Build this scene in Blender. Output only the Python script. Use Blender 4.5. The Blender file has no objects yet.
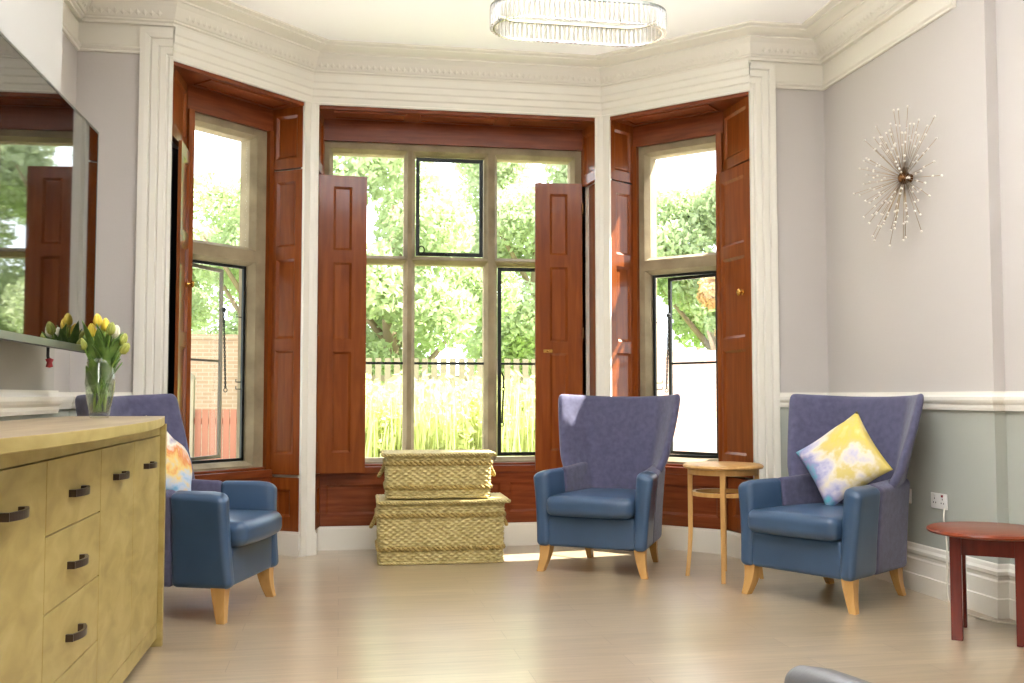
import bpy, bmesh, math, random
import numpy as np
from mathutils import Vector, Matrix

random.seed(7)
PI = math.pi
SC = bpy.context.scene
COL = SC.collection

# ------------------------------------------------------------------ camera, light, exposure
cam_d = bpy.data.cameras.new('camera')
cam_d.sensor_width = 36.0
cam_d.lens = 1012.6 / 1024 * 36
cam_d.clip_start = 0.05
cam_d.clip_end = 300
cam = bpy.data.objects.new('camera', cam_d)
COL.objects.link(cam)
cam.location = (0, 0, 1.12)
cam.rotation_euler = (PI / 2 + 0.054, 0, -0.1678)
SC.camera = cam

SC.view_settings.view_transform = 'Standard'
SC.view_settings.look = 'None'
SC.view_settings.gamma = 1
SC.view_settings.use_curve_mapping = False
SC.view_settings.exposure = 0.58

w = bpy.data.worlds.new('sky')
SC.world = w
w.use_nodes = True
bg = w.node_tree.nodes['Background']
bg.inputs[0].default_value = (0.86, 0.94, 1.0, 1)
bg.inputs[1].default_value = 3.0

def lamp(name, kind, loc, energy, color, size=None, size_y=None, aim=None, **kw):
    d = bpy.data.lights.new(name, kind)
    d.energy = energy
    d.color = color
    if kind == 'AREA':
        d.shape = 'RECTANGLE'; d.size = size; d.size_y = size_y or size
    for k, v in kw.items():
        setattr(d, k, v)
    o = bpy.data.objects.new(name, d)
    COL.objects.link(o)
    o.location = loc
    if aim is not None:
        o.rotation_euler = Vector(aim).to_track_quat('-Z', 'Y').to_euler()
    return o

SUN_AZ, SUN_EL = math.radians(10), math.radians(50)
sd = Vector((math.cos(SUN_EL) * math.cos(SUN_AZ), math.cos(SUN_EL) * math.sin(SUN_AZ), math.sin(SUN_EL)))
lamp('sun', 'SUN', (30, 15, 40), 22.0, (1.0, 0.95, 0.86), aim=-sd, angle=math.radians(0.8))
# added fill lights, unseen: overhead, upward onto the ceiling, and from the left
lamp('overhead_fill_light', 'AREA', (1.0, 0.6, 3.5), 10, (1.0, 0.97, 0.93), 3.0, 3.0, aim=(0, 0.15, -1))
lamp('ceiling_wash_fill', 'AREA', (1.0, 3.0, 2.3), 155, (0.91, 0.94, 1.0), 1.8, 2.2, aim=(0, 0.3, 1), spread=math.radians(115))
lamp('side_fill_light', 'AREA', (-1.1, 0.6, 2.0), 66, (1.0, 0.96, 0.90), 1.8, 1.8, aim=(1, 0.75, -0.05))
# daylight entering by the three bay windows
for lx, ly, ax, ay, ww in ((0.85, 7.90, 0, -1, 2.1), (-1.02, 7.30, 0.707, -0.707, .75), (2.73, 7.30, -0.707, -0.707, .75)):
    o = lamp('window_portal', 'AREA', (lx, ly, 1.8), 1, (1, 1, 1), ww, 2.6, aim=(ax, ay, 0))
    o.data.cycles.is_portal = True

# ------------------------------------------------------------------ helpers
def lin(c):
    return tuple(((v / 255) / 12.92 if v / 255 <= 0.04045 else ((v / 255 + 0.055) / 1.055) ** 2.4) for v in c) + (1,)

def mat(name, rgb, rough=0.5, metal=0.0, spec=0.5, noise=None, bump=None, emit=None, sheen=0, coat=0, ior=None):
    """noise = (scale, rgb2, detail, stretch) ; bump = (scale, strength, distance, stretch)"""
    m = bpy.data.materials.new(name)
    m.use_nodes = True
    nt = m.node_tree; N = nt.nodes; Lk = nt.links
    p = N['Principled BSDF']
    p.inputs['Base Color'].default_value = lin(rgb)
    p.inputs['Roughness'].default_value = rough
    p.inputs['Metallic'].default_value = metal
    p.inputs['Specular IOR Level'].default_value = spec
    if ior: p.inputs['IOR'].default_value = ior
    if sheen:
        p.inputs['Sheen Weight'].default_value = sheen
    if coat:
        p.inputs['Coat Weight'].default_value = coat
        p.inputs['Coat Roughness'].default_value = 0.12
    if noise or bump:
        tc = N.new('ShaderNodeTexCoord')
    if noise:
        sc, c2, det, st = noise
        mp = N.new('ShaderNodeMapping'); mp.inputs['Scale'].default_value = st
        nz = N.new('ShaderNodeTexNoise'); nz.inputs['Scale'].default_value = sc; nz.inputs['Detail'].default_value = det
        rp = N.new('ShaderNodeValToRGB')
        rp.color_ramp.elements[0].position = 0.32; rp.color_ramp.elements[1].position = 0.68
        rp.color_ramp.elements[0].color = lin(rgb); rp.color_ramp.elements[1].color = lin(c2)
        Lk.new(tc.outputs['Object'], mp.inputs[0]); Lk.new(mp.outputs[0], nz.inputs['Vector'])
        Lk.new(nz.outputs['Fac'], rp.inputs[0]); Lk.new(rp.outputs[0], p.inputs['Base Color'])
    if bump:
        sc, stg, dist, st = bump
        mp = N.new('ShaderNodeMapping'); mp.inputs['Scale'].default_value = st
        nz = N.new('ShaderNodeTexNoise'); nz.inputs['Scale'].default_value = sc; nz.inputs['Detail'].default_value = 3
        bp = N.new('ShaderNodeBump'); bp.inputs['Strength'].default_value = stg; bp.inputs['Distance'].default_value = dist
        Lk.new(tc.outputs['Object'], mp.inputs[0]); Lk.new(mp.outputs[0], nz.inputs['Vector'])
        Lk.new(nz.outputs['Fac'], bp.inputs['Height']); Lk.new(bp.outputs[0], p.inputs['Normal'])
    if emit:
        p.inputs['Emission Color'].default_value = lin(emit[0]); p.inputs['Emission Strength'].default_value = emit[1]
    return m

def glass_mat(name, tint=(1, 1, 1), refl=0.0, edge=0.15):
    m = bpy.data.materials.new(name); m.use_nodes = True
    nt = m.node_tree; N = nt.nodes; Lk = nt.links
    N.remove(N['Principled BSDF'])
    out = N['Material Output']
    tr = N.new('ShaderNodeBsdfTransparent'); tr.inputs[0].default_value = (*tint, 1)
    gl = N.new('ShaderNodeBsdfGlossy'); gl.inputs['Roughness'].default_value = 0.03
    lw = N.new('ShaderNodeLayerWeight'); lw.inputs[0].default_value = 0.35
    mr = N.new('ShaderNodeMapRange'); mr.inputs['To Min'].default_value = refl; mr.inputs['To Max'].default_value = edge
    mx = N.new('ShaderNodeMixShader')
    Lk.new(lw.outputs['Facing'], mr.inputs['Value']); Lk.new(mr.outputs[0], mx.inputs[0])
    Lk.new(tr.outputs[0], mx.inputs[1]); Lk.new(gl.outputs[0], mx.inputs[2]); Lk.new(mx.outputs[0], out.inputs[0])
    return m

class MB:
    def __init__(s): s.v = []; s.f = []; s.smooth = False
    def add(s, vs, fs):
        b = len(s.v); s.v += [tuple(q) for q in vs]; s.f += [tuple(i + b for i in f) for f in fs]; return s
    def box(s, x0, x1, y0, y1, z0, z1):
        return s.add([(x0, y0, z0), (x1, y0, z0), (x1, y1, z0), (x0, y1, z0), (x0, y0, z1), (x1, y0, z1), (x1, y1, z1), (x0, y1, z1)],
                     [(0, 3, 2, 1), (4, 5, 6, 7), (0, 1, 5, 4), (1, 2, 6, 5), (2, 3, 7, 6), (3, 0, 4, 7)])
    def prism(s, poly, z0, z1):
        n = len(poly)
        vs = [(x, y, z0) for x, y in poly] + [(x, y, z1) for x, y in poly]
        fs = [tuple(range(n - 1, -1, -1)), tuple(range(n, 2 * n))] + [(i, (i + 1) % n, n + (i + 1) % n, n + i) for i in range(n)]
        return s.add(vs, fs)
    def obox(s, c, U, V, Wv):
        """box with centre c and half-vectors U,V,Wv"""
        c, U, V, Wv = Vector(c), Vector(U), Vector(V), Vector(Wv)
        vs = [c + a * U + b * V + d * Wv for d in (-1, 1) for a, b in ((-1, -1), (1, -1), (1, 1), (-1, 1))]
        return s.add(vs, [(0, 3, 2, 1), (4, 5, 6, 7), (0, 1, 5, 4), (1, 2, 6, 5), (2, 3, 7, 6), (3, 0, 4, 7)])
    def tube(s, pts, r, seg=8, cap=True):
        pts = [Vector(p) for p in pts]; n = len(pts)
        rs = r if isinstance(r, (list, tuple)) else [r] * n
        prev = None; rings = []
        for i, p in enumerate(pts):
            t = (pts[min(i + 1, n - 1)] - pts[max(i - 1, 0)]).normalized()
            if prev is None:
                a = Vector((0, 0, 1)) if abs(t.z) < 0.9 else Vector((1, 0, 0))
                u = t.cross(a).normalized()
            else:
                u = (prev - t * prev.dot(t)).normalized()
            prev = u; v = t.cross(u)
            rings.append([p + (u * math.cos(2 * PI * k / seg) + v * math.sin(2 * PI * k / seg)) * rs[i] for k in range(seg)])
        vs = [q for rg in rings for q in rg]
        fs = [(i * seg + k, i * seg + (k + 1) % seg, (i + 1) * seg + (k + 1) % seg, (i + 1) * seg + k) for i in range(n - 1) for k in range(seg)]
        if cap: fs += [tuple(range(seg - 1, -1, -1)), tuple((n - 1) * seg + k for k in range(seg))]
        return s.add(vs, fs)
    def lathe(s, prof, seg=24, c=(0, 0, 0), closed=False):
        n = len(prof)
        vs = [(c[0] + r * math.cos(2 * PI * k / seg), c[1] + r * math.sin(2 * PI * k / seg), c[2] + z) for r, z in prof for k in range(seg)]
        fs = [(i * seg + k, i * seg + (k + 1) % seg, (i + 1) * seg + (k + 1) % seg, (i + 1) * seg + k) for i in range(n - 1) for k in range(seg)]
        if closed: fs += [tuple(range(seg - 1, -1, -1)), tuple((n - 1) * seg + k for k in range(seg))]
        return s.add(vs, fs)
    def ball(s, c, r, seg=10, rings=6, sq=(1, 1, 1)):
        prof = [(max(1e-4, math.sin(PI * i / rings)) * r, -math.cos(PI * i / rings) * r) for i in range(rings + 1)]
        b = len(s.v); s.lathe(prof, seg)
        for i in range(b, len(s.v)):
            x, y, z = s.v[i]; s.v[i] = (x * sq[0] + c[0], y * sq[1] + c[1], z * sq[2] + c[2])
        return s
    def panelled(s, O, U, V, N, w, h, t, panels, depth=0.014, ring=0.018, hole=False, through=None):
        """board with sunk panels (or holes); O = lower corner of the front face, N points to the viewer"""
        O, U, V, N = Vector(O), Vector(U).normalized(), Vector(V).normalized(), Vector(N).normalized()
        us = sorted({0, w, *[round(q, 5) for p in panels for q in p[:2]]}); vs_ = sorted({0, h, *[round(q, 5) for p in panels for q in p[2:]]})
        P = lambda u, v, d: O + U * u + V * v - N * d
        def inside(u, v): return any(p[0] < u < p[1] and p[2] < v < p[3] for p in panels)
        for i in range(len(us) - 1):
            for j in range(len(vs_) - 1):
                if not inside((us[i] + us[i + 1]) / 2, (vs_[j] + vs_[j + 1]) / 2):
                    for d in ((0, t) if hole else (0,)):
                        s.add([P(us[i], vs_[j], d), P(us[i + 1], vs_[j], d), P(us[i + 1], vs_[j + 1], d), P(us[i], vs_[j + 1], d)], [(0, 1, 2, 3)])
        for a, b, c, e in panels:
            o = [P(a, c, 0), P(b, c, 0), P(b, e, 0), P(a, e, 0)]
            q = ring
            i_ = [P(a + q, c + q, depth), P(b - q, c + q, depth), P(b - q, e - q, depth), P(a + q, e - q, depth)]
            s.add(o + i_, [(k, (k + 1) % 4, 4 + (k + 1) % 4, 4 + k) for k in range(4)])
            if hole:
                back = [P(a + q, c + q, t), P(b - q, c + q, t), P(b - q, e - q, t), P(a + q, e - q, t)]
                s.add(i_ + back, [(k, (k + 1) % 4, 4 + (k + 1) % 4, 4 + k) for k in range(4)])
                ob = [P(a, c, t), P(b, c, t), P(b, e, t), P(a, e, t)]
                s.add(ob + back, [(k, (k + 1) % 4, 4 + (k + 1) % 4, 4 + k) for k in range(4)])
            else:
                s.add(i_, [(0, 1, 2, 3)])
        f = [P(0, 0, 0), P(w, 0, 0), P(w, h, 0), P(0, h, 0)]; bk = [P(0, 0, t), P(w, 0, t), P(w, h, t), P(0, h, t)]
        s.add(f + bk, [(k, (k + 1) % 4, 4 + (k + 1) % 4, 4 + k) for k in range(4)] + ([] if hole else [(4, 5, 6, 7)]))
        return s
    def sweep(s, path, prof, closed=False):
        """plan path with the room on its left; prof = [(offset into the room, z)]"""
        n = len(path); P = [Vector(p) for p in path]; base = len(s.v); m = len(prof)
        for i in range(n):
            def nrm(a, b):
                d = (b - a).normalized(); return Vector((-d.y, d.x))
            if closed or 0 < i < n - 1:
                n1 = nrm(P[i - 1], P[i]); n2 = nrm(P[i], P[(i + 1) % n])
                k = (n1 + n2); k = k / (k.length_squared / 2) if k.length > 1e-6 else n1
            elif i == 0: k = nrm(P[0], P[1])
            else: k = nrm(P[-2], P[-1])
            for o, z in prof:
                q = P[i] + k * o; s.v.append((q.x, q.y, z))
        for i in range(n if closed else n - 1):
            for j in range(m - 1):
                a = base + i * m + j; b = base + ((i + 1) % n) * m + j
                s.f.append((a, b, b + 1, a + 1))
        if not closed:
            s.f.append(tuple(base + j for j in range(m))); s.f.append(tuple(base + (n - 1) * m + j for j in range(m - 1, -1, -1)))
        return s
    def rbox(s, size, r, c=(0, 0, 0), n=4, warp=None, k=3):
        hx, hy, hz = [q / 2 for q in size]
        def ticks(h):
            core = h - r
            e = [core + r * math.tan(PI / 4 * i / k) for i in range(1, k + 1)]
            mid = [-core + 2 * core * i / n for i in range(n + 1)]
            return [-q for q in reversed(e)] + mid + e
        tx, ty, tz = ticks(hx), ticks(hy), ticks(hz)
        idx = {}
        def vid(p):
            key = tuple(round(q, 6) for p_ in [p] for q in p_)
            if key in idx: return idx[key]
            q = [max(-(h - r), min(h - r, a)) for a, h in zip(p, (hx, hy, hz))]
            d = Vector([a - b for a, b in zip(p, q)])
            if d.length > 1e-9: d = d.normalized() * r
            res = [q[i] + d[i] for i in range(3)]
            if warp: res = warp(*res)
            s.v.append(tuple(res[i] + c[i] for i in range(3))); idx[key] = len(s.v) - 1
            return idx[key]
        def face(A, B, f, flip):
            for i in range(len(A) - 1):
                for j in range(len(B) - 1):
                    q = [vid(f(A[i], B[j])), vid(f(A[i + 1], B[j])), vid(f(A[i + 1], B[j + 1])), vid(f(A[i], B[j + 1]))]
                    s.f.append(tuple(reversed(q)) if flip else tuple(q))
        face(tx, ty, lambda a, b: (a, b, hz), False); face(tx, ty, lambda a, b: (a, b, -hz), True)
        face(tx, tz, lambda a, b: (a, -hy, b), False); face(tx, tz, lambda a, b: (a, hy, b), True)
        face(ty, tz, lambda a, b: (hx, a, b), False); face(ty, tz, lambda a, b: (-hx, a, b), True)
        return s
    def build(s, name, m, parent=None, smooth=False, bevel=0, loc=None, angle=None):
        me = bpy.data.meshes.new(name)
        me.from_pydata(s.v, [], s.f)
        bm = bmesh.new(); bm.from_mesh(me)
        bmesh.ops.remove_doubles(bm, verts=bm.verts, dist=1e-5)
        bmesh.ops.recalc_face_normals(bm, faces=bm.faces)
        bm.to_mesh(me); bm.free()
        me.materials.append(m)
        if smooth:
            me.polygons.foreach_set('use_smooth', [True] * len(me.polygons))
            if angle: me.set_sharp_from_angle(angle=math.radians(angle))
        o = bpy.data.objects.new(name, me)
        COL.objects.link(o)
        if loc is not None: o.location = loc
        if parent: o.parent = parent
        if bevel:
            md = o.modifiers.new('bevel', 'BEVEL'); md.width = bevel; md.segments = 2; md.limit_method = 'ANGLE'; md.angle_limit = math.radians(40)
        return o

def tag(o, label=None, cat=None, group=None, kind=None):
    if label: o['label'] = label
    if cat: o['category'] = cat
    if group: o['group'] = group
    if kind: o['kind'] = kind
    return o
def empty(name, loc=(0, 0, 0), rz=0):
    o = bpy.data.objects.new(name, None); o.empty_display_size = 0.1
    COL.objects.link(o); o.location = loc; o.rotation_euler = (0, 0, rz); return o
def copy_tree(o, parent=None):
    c = o.copy(); COL.objects.link(c); c.parent = parent
    for ch in list(o.children): copy_tree(ch, c)
    return c

# ------------------------------------------------------------------ materials
M = {}
M['wall_up'] = mat('wall_paint_upper', (194, 188, 182), 0.75, bump=(60, 0.05, 0.01, (1, 1, 1)))
M['wall_low'] = mat('wall_paint_dado', (172, 175, 164), 0.75, bump=(60, 0.05, 0.01, (1, 1, 1)))
M['wall_cream'] = mat('wall_paint_cream', (180, 177, 169), 0.75)
M['cream'] = mat('cream_gloss_paint', (232, 228, 216), 0.35)
M['ceiling'] = mat('ceiling_paint', (248, 246, 244), 0.8)
M['plaster'] = mat('cornice_plaster', (228, 223, 210), 0.6)
def wood_mat(name, c1, c2, c3, rough, stretch, coat=0.0, scale=3.0, bumpk=0.05):
    m = bpy.data.materials.new(name); m.use_nodes = True
    nt = m.node_tree; N = nt.nodes; Lk = nt.links; p = N['Principled BSDF']
    tc = N.new('ShaderNodeTexCoord'); mp = N.new('ShaderNodeMapping'); mp.inputs['Scale'].default_value = stretch
    n1 = N.new('ShaderNodeTexNoise'); n1.inputs['Scale'].default_value = scale; n1.inputs['Detail'].default_value = 6; n1.inputs['Distortion'].default_value = 0.6
    rp = N.new('ShaderNodeValToRGB'); e = rp.color_ramp.elements
    e[0].position = 0.28; e[0].color = lin(c1); e[1].position = 0.72; e[1].color = lin(c3)
    k = e.new(0.5); k.color = lin(c2)
    Lk.new(tc.outputs['Object'], mp.inputs[0]); Lk.new(mp.outputs[0], n1.inputs['Vector'])
    Lk.new(n1.outputs['Fac'], rp.inputs[0]); Lk.new(rp.outputs[0], p.inputs['Base Color'])
    bp = N.new('ShaderNodeBump'); bp.inputs['Strength'].default_value = bumpk; bp.inputs['Distance'].default_value = 0.01
    Lk.new(n1.outputs['Fac'], bp.inputs['Height']); Lk.new(bp.outputs[0], p.inputs['Normal'])
    p.inputs['Specular IOR Level'].default_value = .12 if coat else .35; p.inputs['Roughness'].default_value = rough; p.inputs['Coat Weight'].default_value = coat; p.inputs['Coat Roughness'].default_value = 0.15
    return m
M['shutter'] = wood_mat('varnished_red_brown_timber', (112, 52, 14), (126, 62, 20), (138, 73, 28), 0.4, (9, 9, 0.8), 0.45)
M['shutter_h'] = wood_mat('varnished_timber_rail', (104, 48, 22), (120, 58, 28), (134, 68, 36), 0.36, (1, 1, 12), 0.4)
M['box_shade'] = mat('shutter_box_shade', (16, 13, 13), 0.8)  # shade of the unlit cavity put into its lining colour
M['oak'] = wood_mat('pale_yellow_oak_board', (150, 130, 74), (168, 148, 88), (180, 162, 104), 0.45, (3, 2.2, 5), 0, 2.2)
M['oak_top'] = wood_mat('weathered_oak_top', (140, 122, 96), (158, 140, 112), (172, 154, 124), 0.42, (5, 0.8, 4), 0, 2.0)
M['beech'] = wood_mat('beech_wood', (180, 136, 78), (194, 150, 90), (204, 162, 102), 0.38, (6, 6, 1), 0.2)
M['mahog'] = wood_mat('dark_red_mahogany', (78, 26, 18), (98, 34, 24), (112, 42, 28), 0.3, (6, 6, 1), 0.4)
M['mahog_top'] = wood_mat('red_brown_table_top', (104, 44, 24), (124, 56, 32), (140, 66, 38), 0.28, (1, 6, 6), 0.4)
M['stone'] = mat('weathered_window_stone', (128, 114, 88), 0.8, noise=(5, (158, 144, 114), 4, (1, 1, 1)), bump=(40, 0.25, 0.01, (1, 1, 1)))
M['iron'] = mat('black_iron', (26, 30, 28), 0.45, 0.4)
M['iron_grey'] = mat('grey_painted_iron', (110, 104, 92), 0.5, 0.2)
M['brass'] = mat('polished_brass', (214, 168, 88), 0.22, 1.0)
M['glass'] = glass_mat('window_glass')
M['leather'] = mat('teal_blue_leather', (54, 76, 102), 0.32, spec=0.5, noise=(4, (60, 83, 110), 3, (1, 1, 1)), bump=(180, 0.08, 0.004, (1, 1, 1)))
M['fabric'] = mat('purple_blue_upholstery', (74, 73, 97), 0.9, sheen=0.2, noise=(30, (88, 87, 114), 5, (1, 1, 1)), bump=(300, 0.35, 0.004, (1, 1, 1)))
M['piping'] = mat('dark_seam_piping', (60, 62, 92), 0.8)
M['grey_leather'] = mat('grey_leather', (104, 104, 106), 0.34, bump=(160, 0.1, 0.004, (1, 1, 1)))
M['wicker'] = mat('straw_wicker', (168, 150, 90), 0.6, noise=(38, (202, 186, 128), 4, (1, 1, 2)))
M['rope'] = mat('plaited_rope', (148, 126, 66), 0.7, noise=(60, (180, 156, 92), 3, (1, 1, 1)))
M['handle'] = mat('brushed_pewter', (84, 72, 66), 0.35, 0.8)
M['white'] = mat('white_plastic', (238, 236, 230), 0.35)
M['chrome'] = mat('chrome', (220, 220, 222), 0.12, 1.0)
M['black'] = mat('black_plastic', (14, 14, 16), 0.4)
M['red'] = mat('red_plastic', (150, 24, 34), 0.4)
M['bezel'] = mat('satin_bezel', (120, 122, 112), 0.3, 0.7)
M['screen'] = mat('glossy_screen', (8, 9, 10), 0.025, 0.0, spec=1.0, ior=2.1)
M['bronze'] = mat('antique_bronze', (120, 84, 52), 0.35, 0.8)
M['rod'] = mat('champagne_wire', (176, 156, 128), 0.35, 0.7)
M['pearl'] = mat('pearl_bead', (246, 240, 230), 0.15, 0.1)

def floor_mat():
    m = bpy.data.materials.new('oak_effect_vinyl_planks'); m.use_nodes = True
    nt = m.node_tree; N = nt.nodes; Lk = nt.links; p = N['Principled BSDF']
    tc = N.new('ShaderNodeTexCoord')
    br = N.new('ShaderNodeTexBrick')
    br.inputs['Scale'].default_value = 1.0; br.inputs['Brick Width'].default_value = 1.22; br.inputs['Row Height'].default_value = 0.18
    br.inputs['Mortar Size'].default_value = 0.0012; br.inputs['Mortar Smooth'].default_value = 0.3
    br.inputs['Color1'].default_value = lin((186, 169, 142)); br.inputs['Color2'].default_value = lin((171, 153, 126)); br.inputs['Mortar'].default_value = lin((128, 106, 78))
    br.offset = 0.37
    Lk.new(tc.outputs['Object'], br.inputs['Vector'])
    mp = N.new('ShaderNodeMapping'); mp.inputs['Scale'].default_value = (1.2, 14, 1)
    nz = N.new('ShaderNodeTexNoise'); nz.inputs['Scale'].default_value = 2.2; nz.inputs['Detail'].default_value = 7; nz.inputs['Distortion'].default_value = 0.7
    rp = N.new('ShaderNodeValToRGB'); rp.color_ramp.elements[0].position = 0.3; rp.color_ramp.elements[1].position = 0.7
    rp.color_ramp.elements[0].color = (0.72, 0.68, 0.62, 1); rp.color_ramp.elements[1].color = (1.12, 1.08, 1.02, 1)
    mx = N.new('ShaderNodeMix'); mx.data_type = 'RGBA'; mx.blend_type = 'MULTIPLY'; mx.inputs[0].default_value = 0.75
    Lk.new(tc.outputs['Object'], mp.inputs[0]); Lk.new(mp.outputs[0], nz.inputs['Vector']); Lk.new(nz.outputs['Fac'], rp.inputs[0])
    Lk.new(br.outputs['Color'], mx.inputs[6]); Lk.new(rp.outputs[0], mx.inputs[7]); Lk.new(mx.outputs[2], p.inputs['Base Color'])
    bp = N.new('ShaderNodeBump'); bp.inputs['Strength'].default_value = 0.12; bp.inputs['Distance'].default_value = 0.004
    Lk.new(nz.outputs['Fac'], bp.inputs['Height']); Lk.new(bp.outputs[0], p.inputs['Normal'])
    p.inputs['Roughness'].default_value = 0.30
    p.inputs['Specular IOR Level'].default_value = 0.8
    p.inputs['Coat Weight'].default_value = 0.9; p.inputs['Coat Roughness'].default_value = 0.28
    return m
M['floor'] = floor_mat()

# ------------------------------------------------------------------ room shell
ZC = 3.60
L = (-0.2226, 7.344); R = (1.934, 7.344); OL = (-1.062, 6.51); OR = (2.7734, 6.51)
MIR = L[0] + R[0]
mir = lambda p: (MIR - p[0], p[1])
Q = math.sqrt(0.5)
def F(s, d): return (L[0] + s, L[1] + d)
def W1(s, d): return (L[0] - Q * s - Q * d, L[1] - Q * s + Q * d)
def W3(s, d): return mir(W1(s, d))
XR, XR2, YR = 3.31, 3.375, 4.72          # right chimney breast and its alcove
XL, XL2, YL = -1.62, -1.25, 4.76         # left recess and left chimney breast
YB = -2.2

ST = lambda name, mb, m, **k: tag(mb.build(name, m, **k), kind='structure')
outline = [(-2.2, YB - .3), (3.9, YB - .3), (3.9, 7.0), (3.36, 7.0), (R[0] + .207, 7.844), (L[0] - .207, 7.844), (-1.65, 7.0), (-2.2, 7.0)]
ST('floor', MB().prism(outline, -0.08, 0), M['floor'])
ST('ceiling', MB().prism(outline, ZC, ZC + 0.15), M['ceiling'])

def wallpiece(name, poly, splits=True, up='wall_up', low='wall_low', z1=ZC):
    """masonry prism, painted in two colours above and below the dado rail"""
    o = ST(name, MB().prism(poly, 0, 1.09).prism(poly, 1.09, z1), M[up])
    o.data.materials.append(M[low])
    for f in o.data.polygons:
        if f.center.z < 1.09: f.material_index = 1
    return o
wallpiece('wall_right', [(XR, YR), (XR, 6.51), (XR, 7.0), (3.9, 7.0), (3.9, YB), (XR2, YB), (XR2, YR)])
wallpiece('wall_left', [(XL, YL), (XL2, YL), (XL2, YB), (-2.2, YB), (-2.2, 7.0), (XL, 7.0)])
for f in bpy.data.objects['wall_left'].data.polygons:      # the breast is cream above and below
    if f.normal.x > .9 and f.center.x > -1.3:
        pass
wl = bpy.data.objects['wall_left']; wl.data.materials.append(M['wall_cream'])
for f in wl.data.polygons:
    if f.center.z > 1.09 and abs(f.center.x - XL2) < .01: f.material_index = 2
ST('wall_back', MB().box(-2.2, 3.9, YB - .3, YB, 0, ZC), M['wall_cream'])

# piers of the bay
pl = [W1(.065, 0), L, F(.05, 0), F(.05, .02), F(.0, .05), F(.02, .30), F(.09, .30), F(.09, .5), (L[0] - .207, L[1] + .5), W1(.125, .5), W1(.125, .31), W1(.085, .31), W1(.028, .03), W1(.06, .02)]
po = [W1(1.175, 0), W1(1.21, .05), W1(.97, .30), W1(.83, .30), W1(.83, .5), (-1.9, 7.13), (-1.9, 6.511), (-1.62, 6.51), (-1.245, 6.51)]
bay = ST('wall_front', MB().prism(pl, 0, ZC).prism([mir(q) for q in pl], 0, ZC)
         .prism([OL, L, R, OR, mir((-1.6, 7.0)), (R[0] + .207, R[1] + .5), (L[0] - .207, L[1] + .5), (-1.6, 7.0)], 3.225, ZC), M['cream'])
for nm, pp in (('wall_front_left', po), ('wall_front_right', [mir(q) for q in po])):
    wallpiece(nm, pp)
# masonry under the three windows
ST('wall_under_windows', MB().prism([F(0, .275), F(2.157, .275), F(2.157, .5), F(0, .5)], -0.5, .57)
   .prism([W1(.0, .275), W1(1.1, .275), W1(1.1, .5), W1(0, .5)], -0.5, .57)
   .prism([W3(.0, .275), W3(1.1, .275), W3(1.1, .5), W3(0, .5)], -0.5, .57), M['stone'])

# cornice, picture rail, dado rail, skirting
c_prof = [(0, 3.43), (.035, 3.43), (.035, 3.445), (.048, 3.452), (.048, 3.462), (.06, 3.466), (.075, 3.49), (.10, 3.53), (.125, 3.552), (.14, 3.555), (.14, 3.566),
          (.16, 3.568), (.19, 3.574), (.23, 3.578), (.25, 3.578), (.25, 3.588), (.30, 3.588), (.30, 3.6), (0, 3.6)]
cpath = [(XR, 4.96), (XR, 6.51), OR, R, L, OL, (XL, 6.51), (XL, YL)]
tc_ = ST('trim_1', MB().sweep(cpath, c_prof), M['plaster'])
# enrichment: a row of small leaves along the cove of the cornice
en = MB()
for i in range(len(cpath) - 1):
    a, b = Vector(cpath[i]), Vector(cpath[i + 1]); d = (b - a); ln = d.length; d.normalize(); n = Vector((-d.y, d.x))
    k = int(ln / 0.042)
    for j in range(k):
        t = (j + .5) / k * ln
        if t < 0.05 or t > ln - 0.05: continue
        c = a + d * t + n * 0.078
        U = Vector((d.x, d.y, 0)); S = Vector((n.x, n.y, 0))
        ax = (S * 0.5 + Vector((0, 0, 0.85))).normalized(); nn = U.cross(ax).normalized()
        if nn.dot(S) < 0: nn = -nn
        cc = Vector((c.x, c.y, 3.488))
        en.add([cc - ax * .020, cc - U * .019, cc + ax * .022, cc + U * .019, cc + nn * .007], [(0, 1, 4), (1, 2, 4), (2, 3, 4), (3, 0, 4)])
o = en.build('leaf_enrichment', M['plaster'], tc_)
def rail_prof(z, h, p):
    return [(0, z), (p * .5, z), (p * .6, z + h * .16), (p * .6, z + h * .3), (p * .85, z + h * .42), (p, z + h * .55), (p, z + h * .72), (p * .7, z + h * .8), (p * .55, z + h * .9), (p * .5, z + h), (0, z + h)]
PR = 2.94
ST('trim_2', MB().sweep([(XR, 4.96), (XR, 6.51), (PR, 6.51)], rail_prof(3.25, .045, .03)), M['plaster'])
ST('trim_3', MB().sweep([(-1.245, 6.51), (XL, 6.51), (XL, YL)], rail_prof(3.25, .045, .03)), M['plaster'])
ST('trim_4', MB().sweep([(XR2, YB), (XR2, YR), (XR, YR), (XR, 6.51), (PR, 6.51)], rail_prof(1.045, .10, .032)), M['cream'])
ST('trim_5', MB().sweep([(-1.245, 6.51), (XL, 6.51), (XL, YL), (XL2, YL), (XL2, YB)], rail_prof(1.045, .10, .032)), M['cream'])
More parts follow.
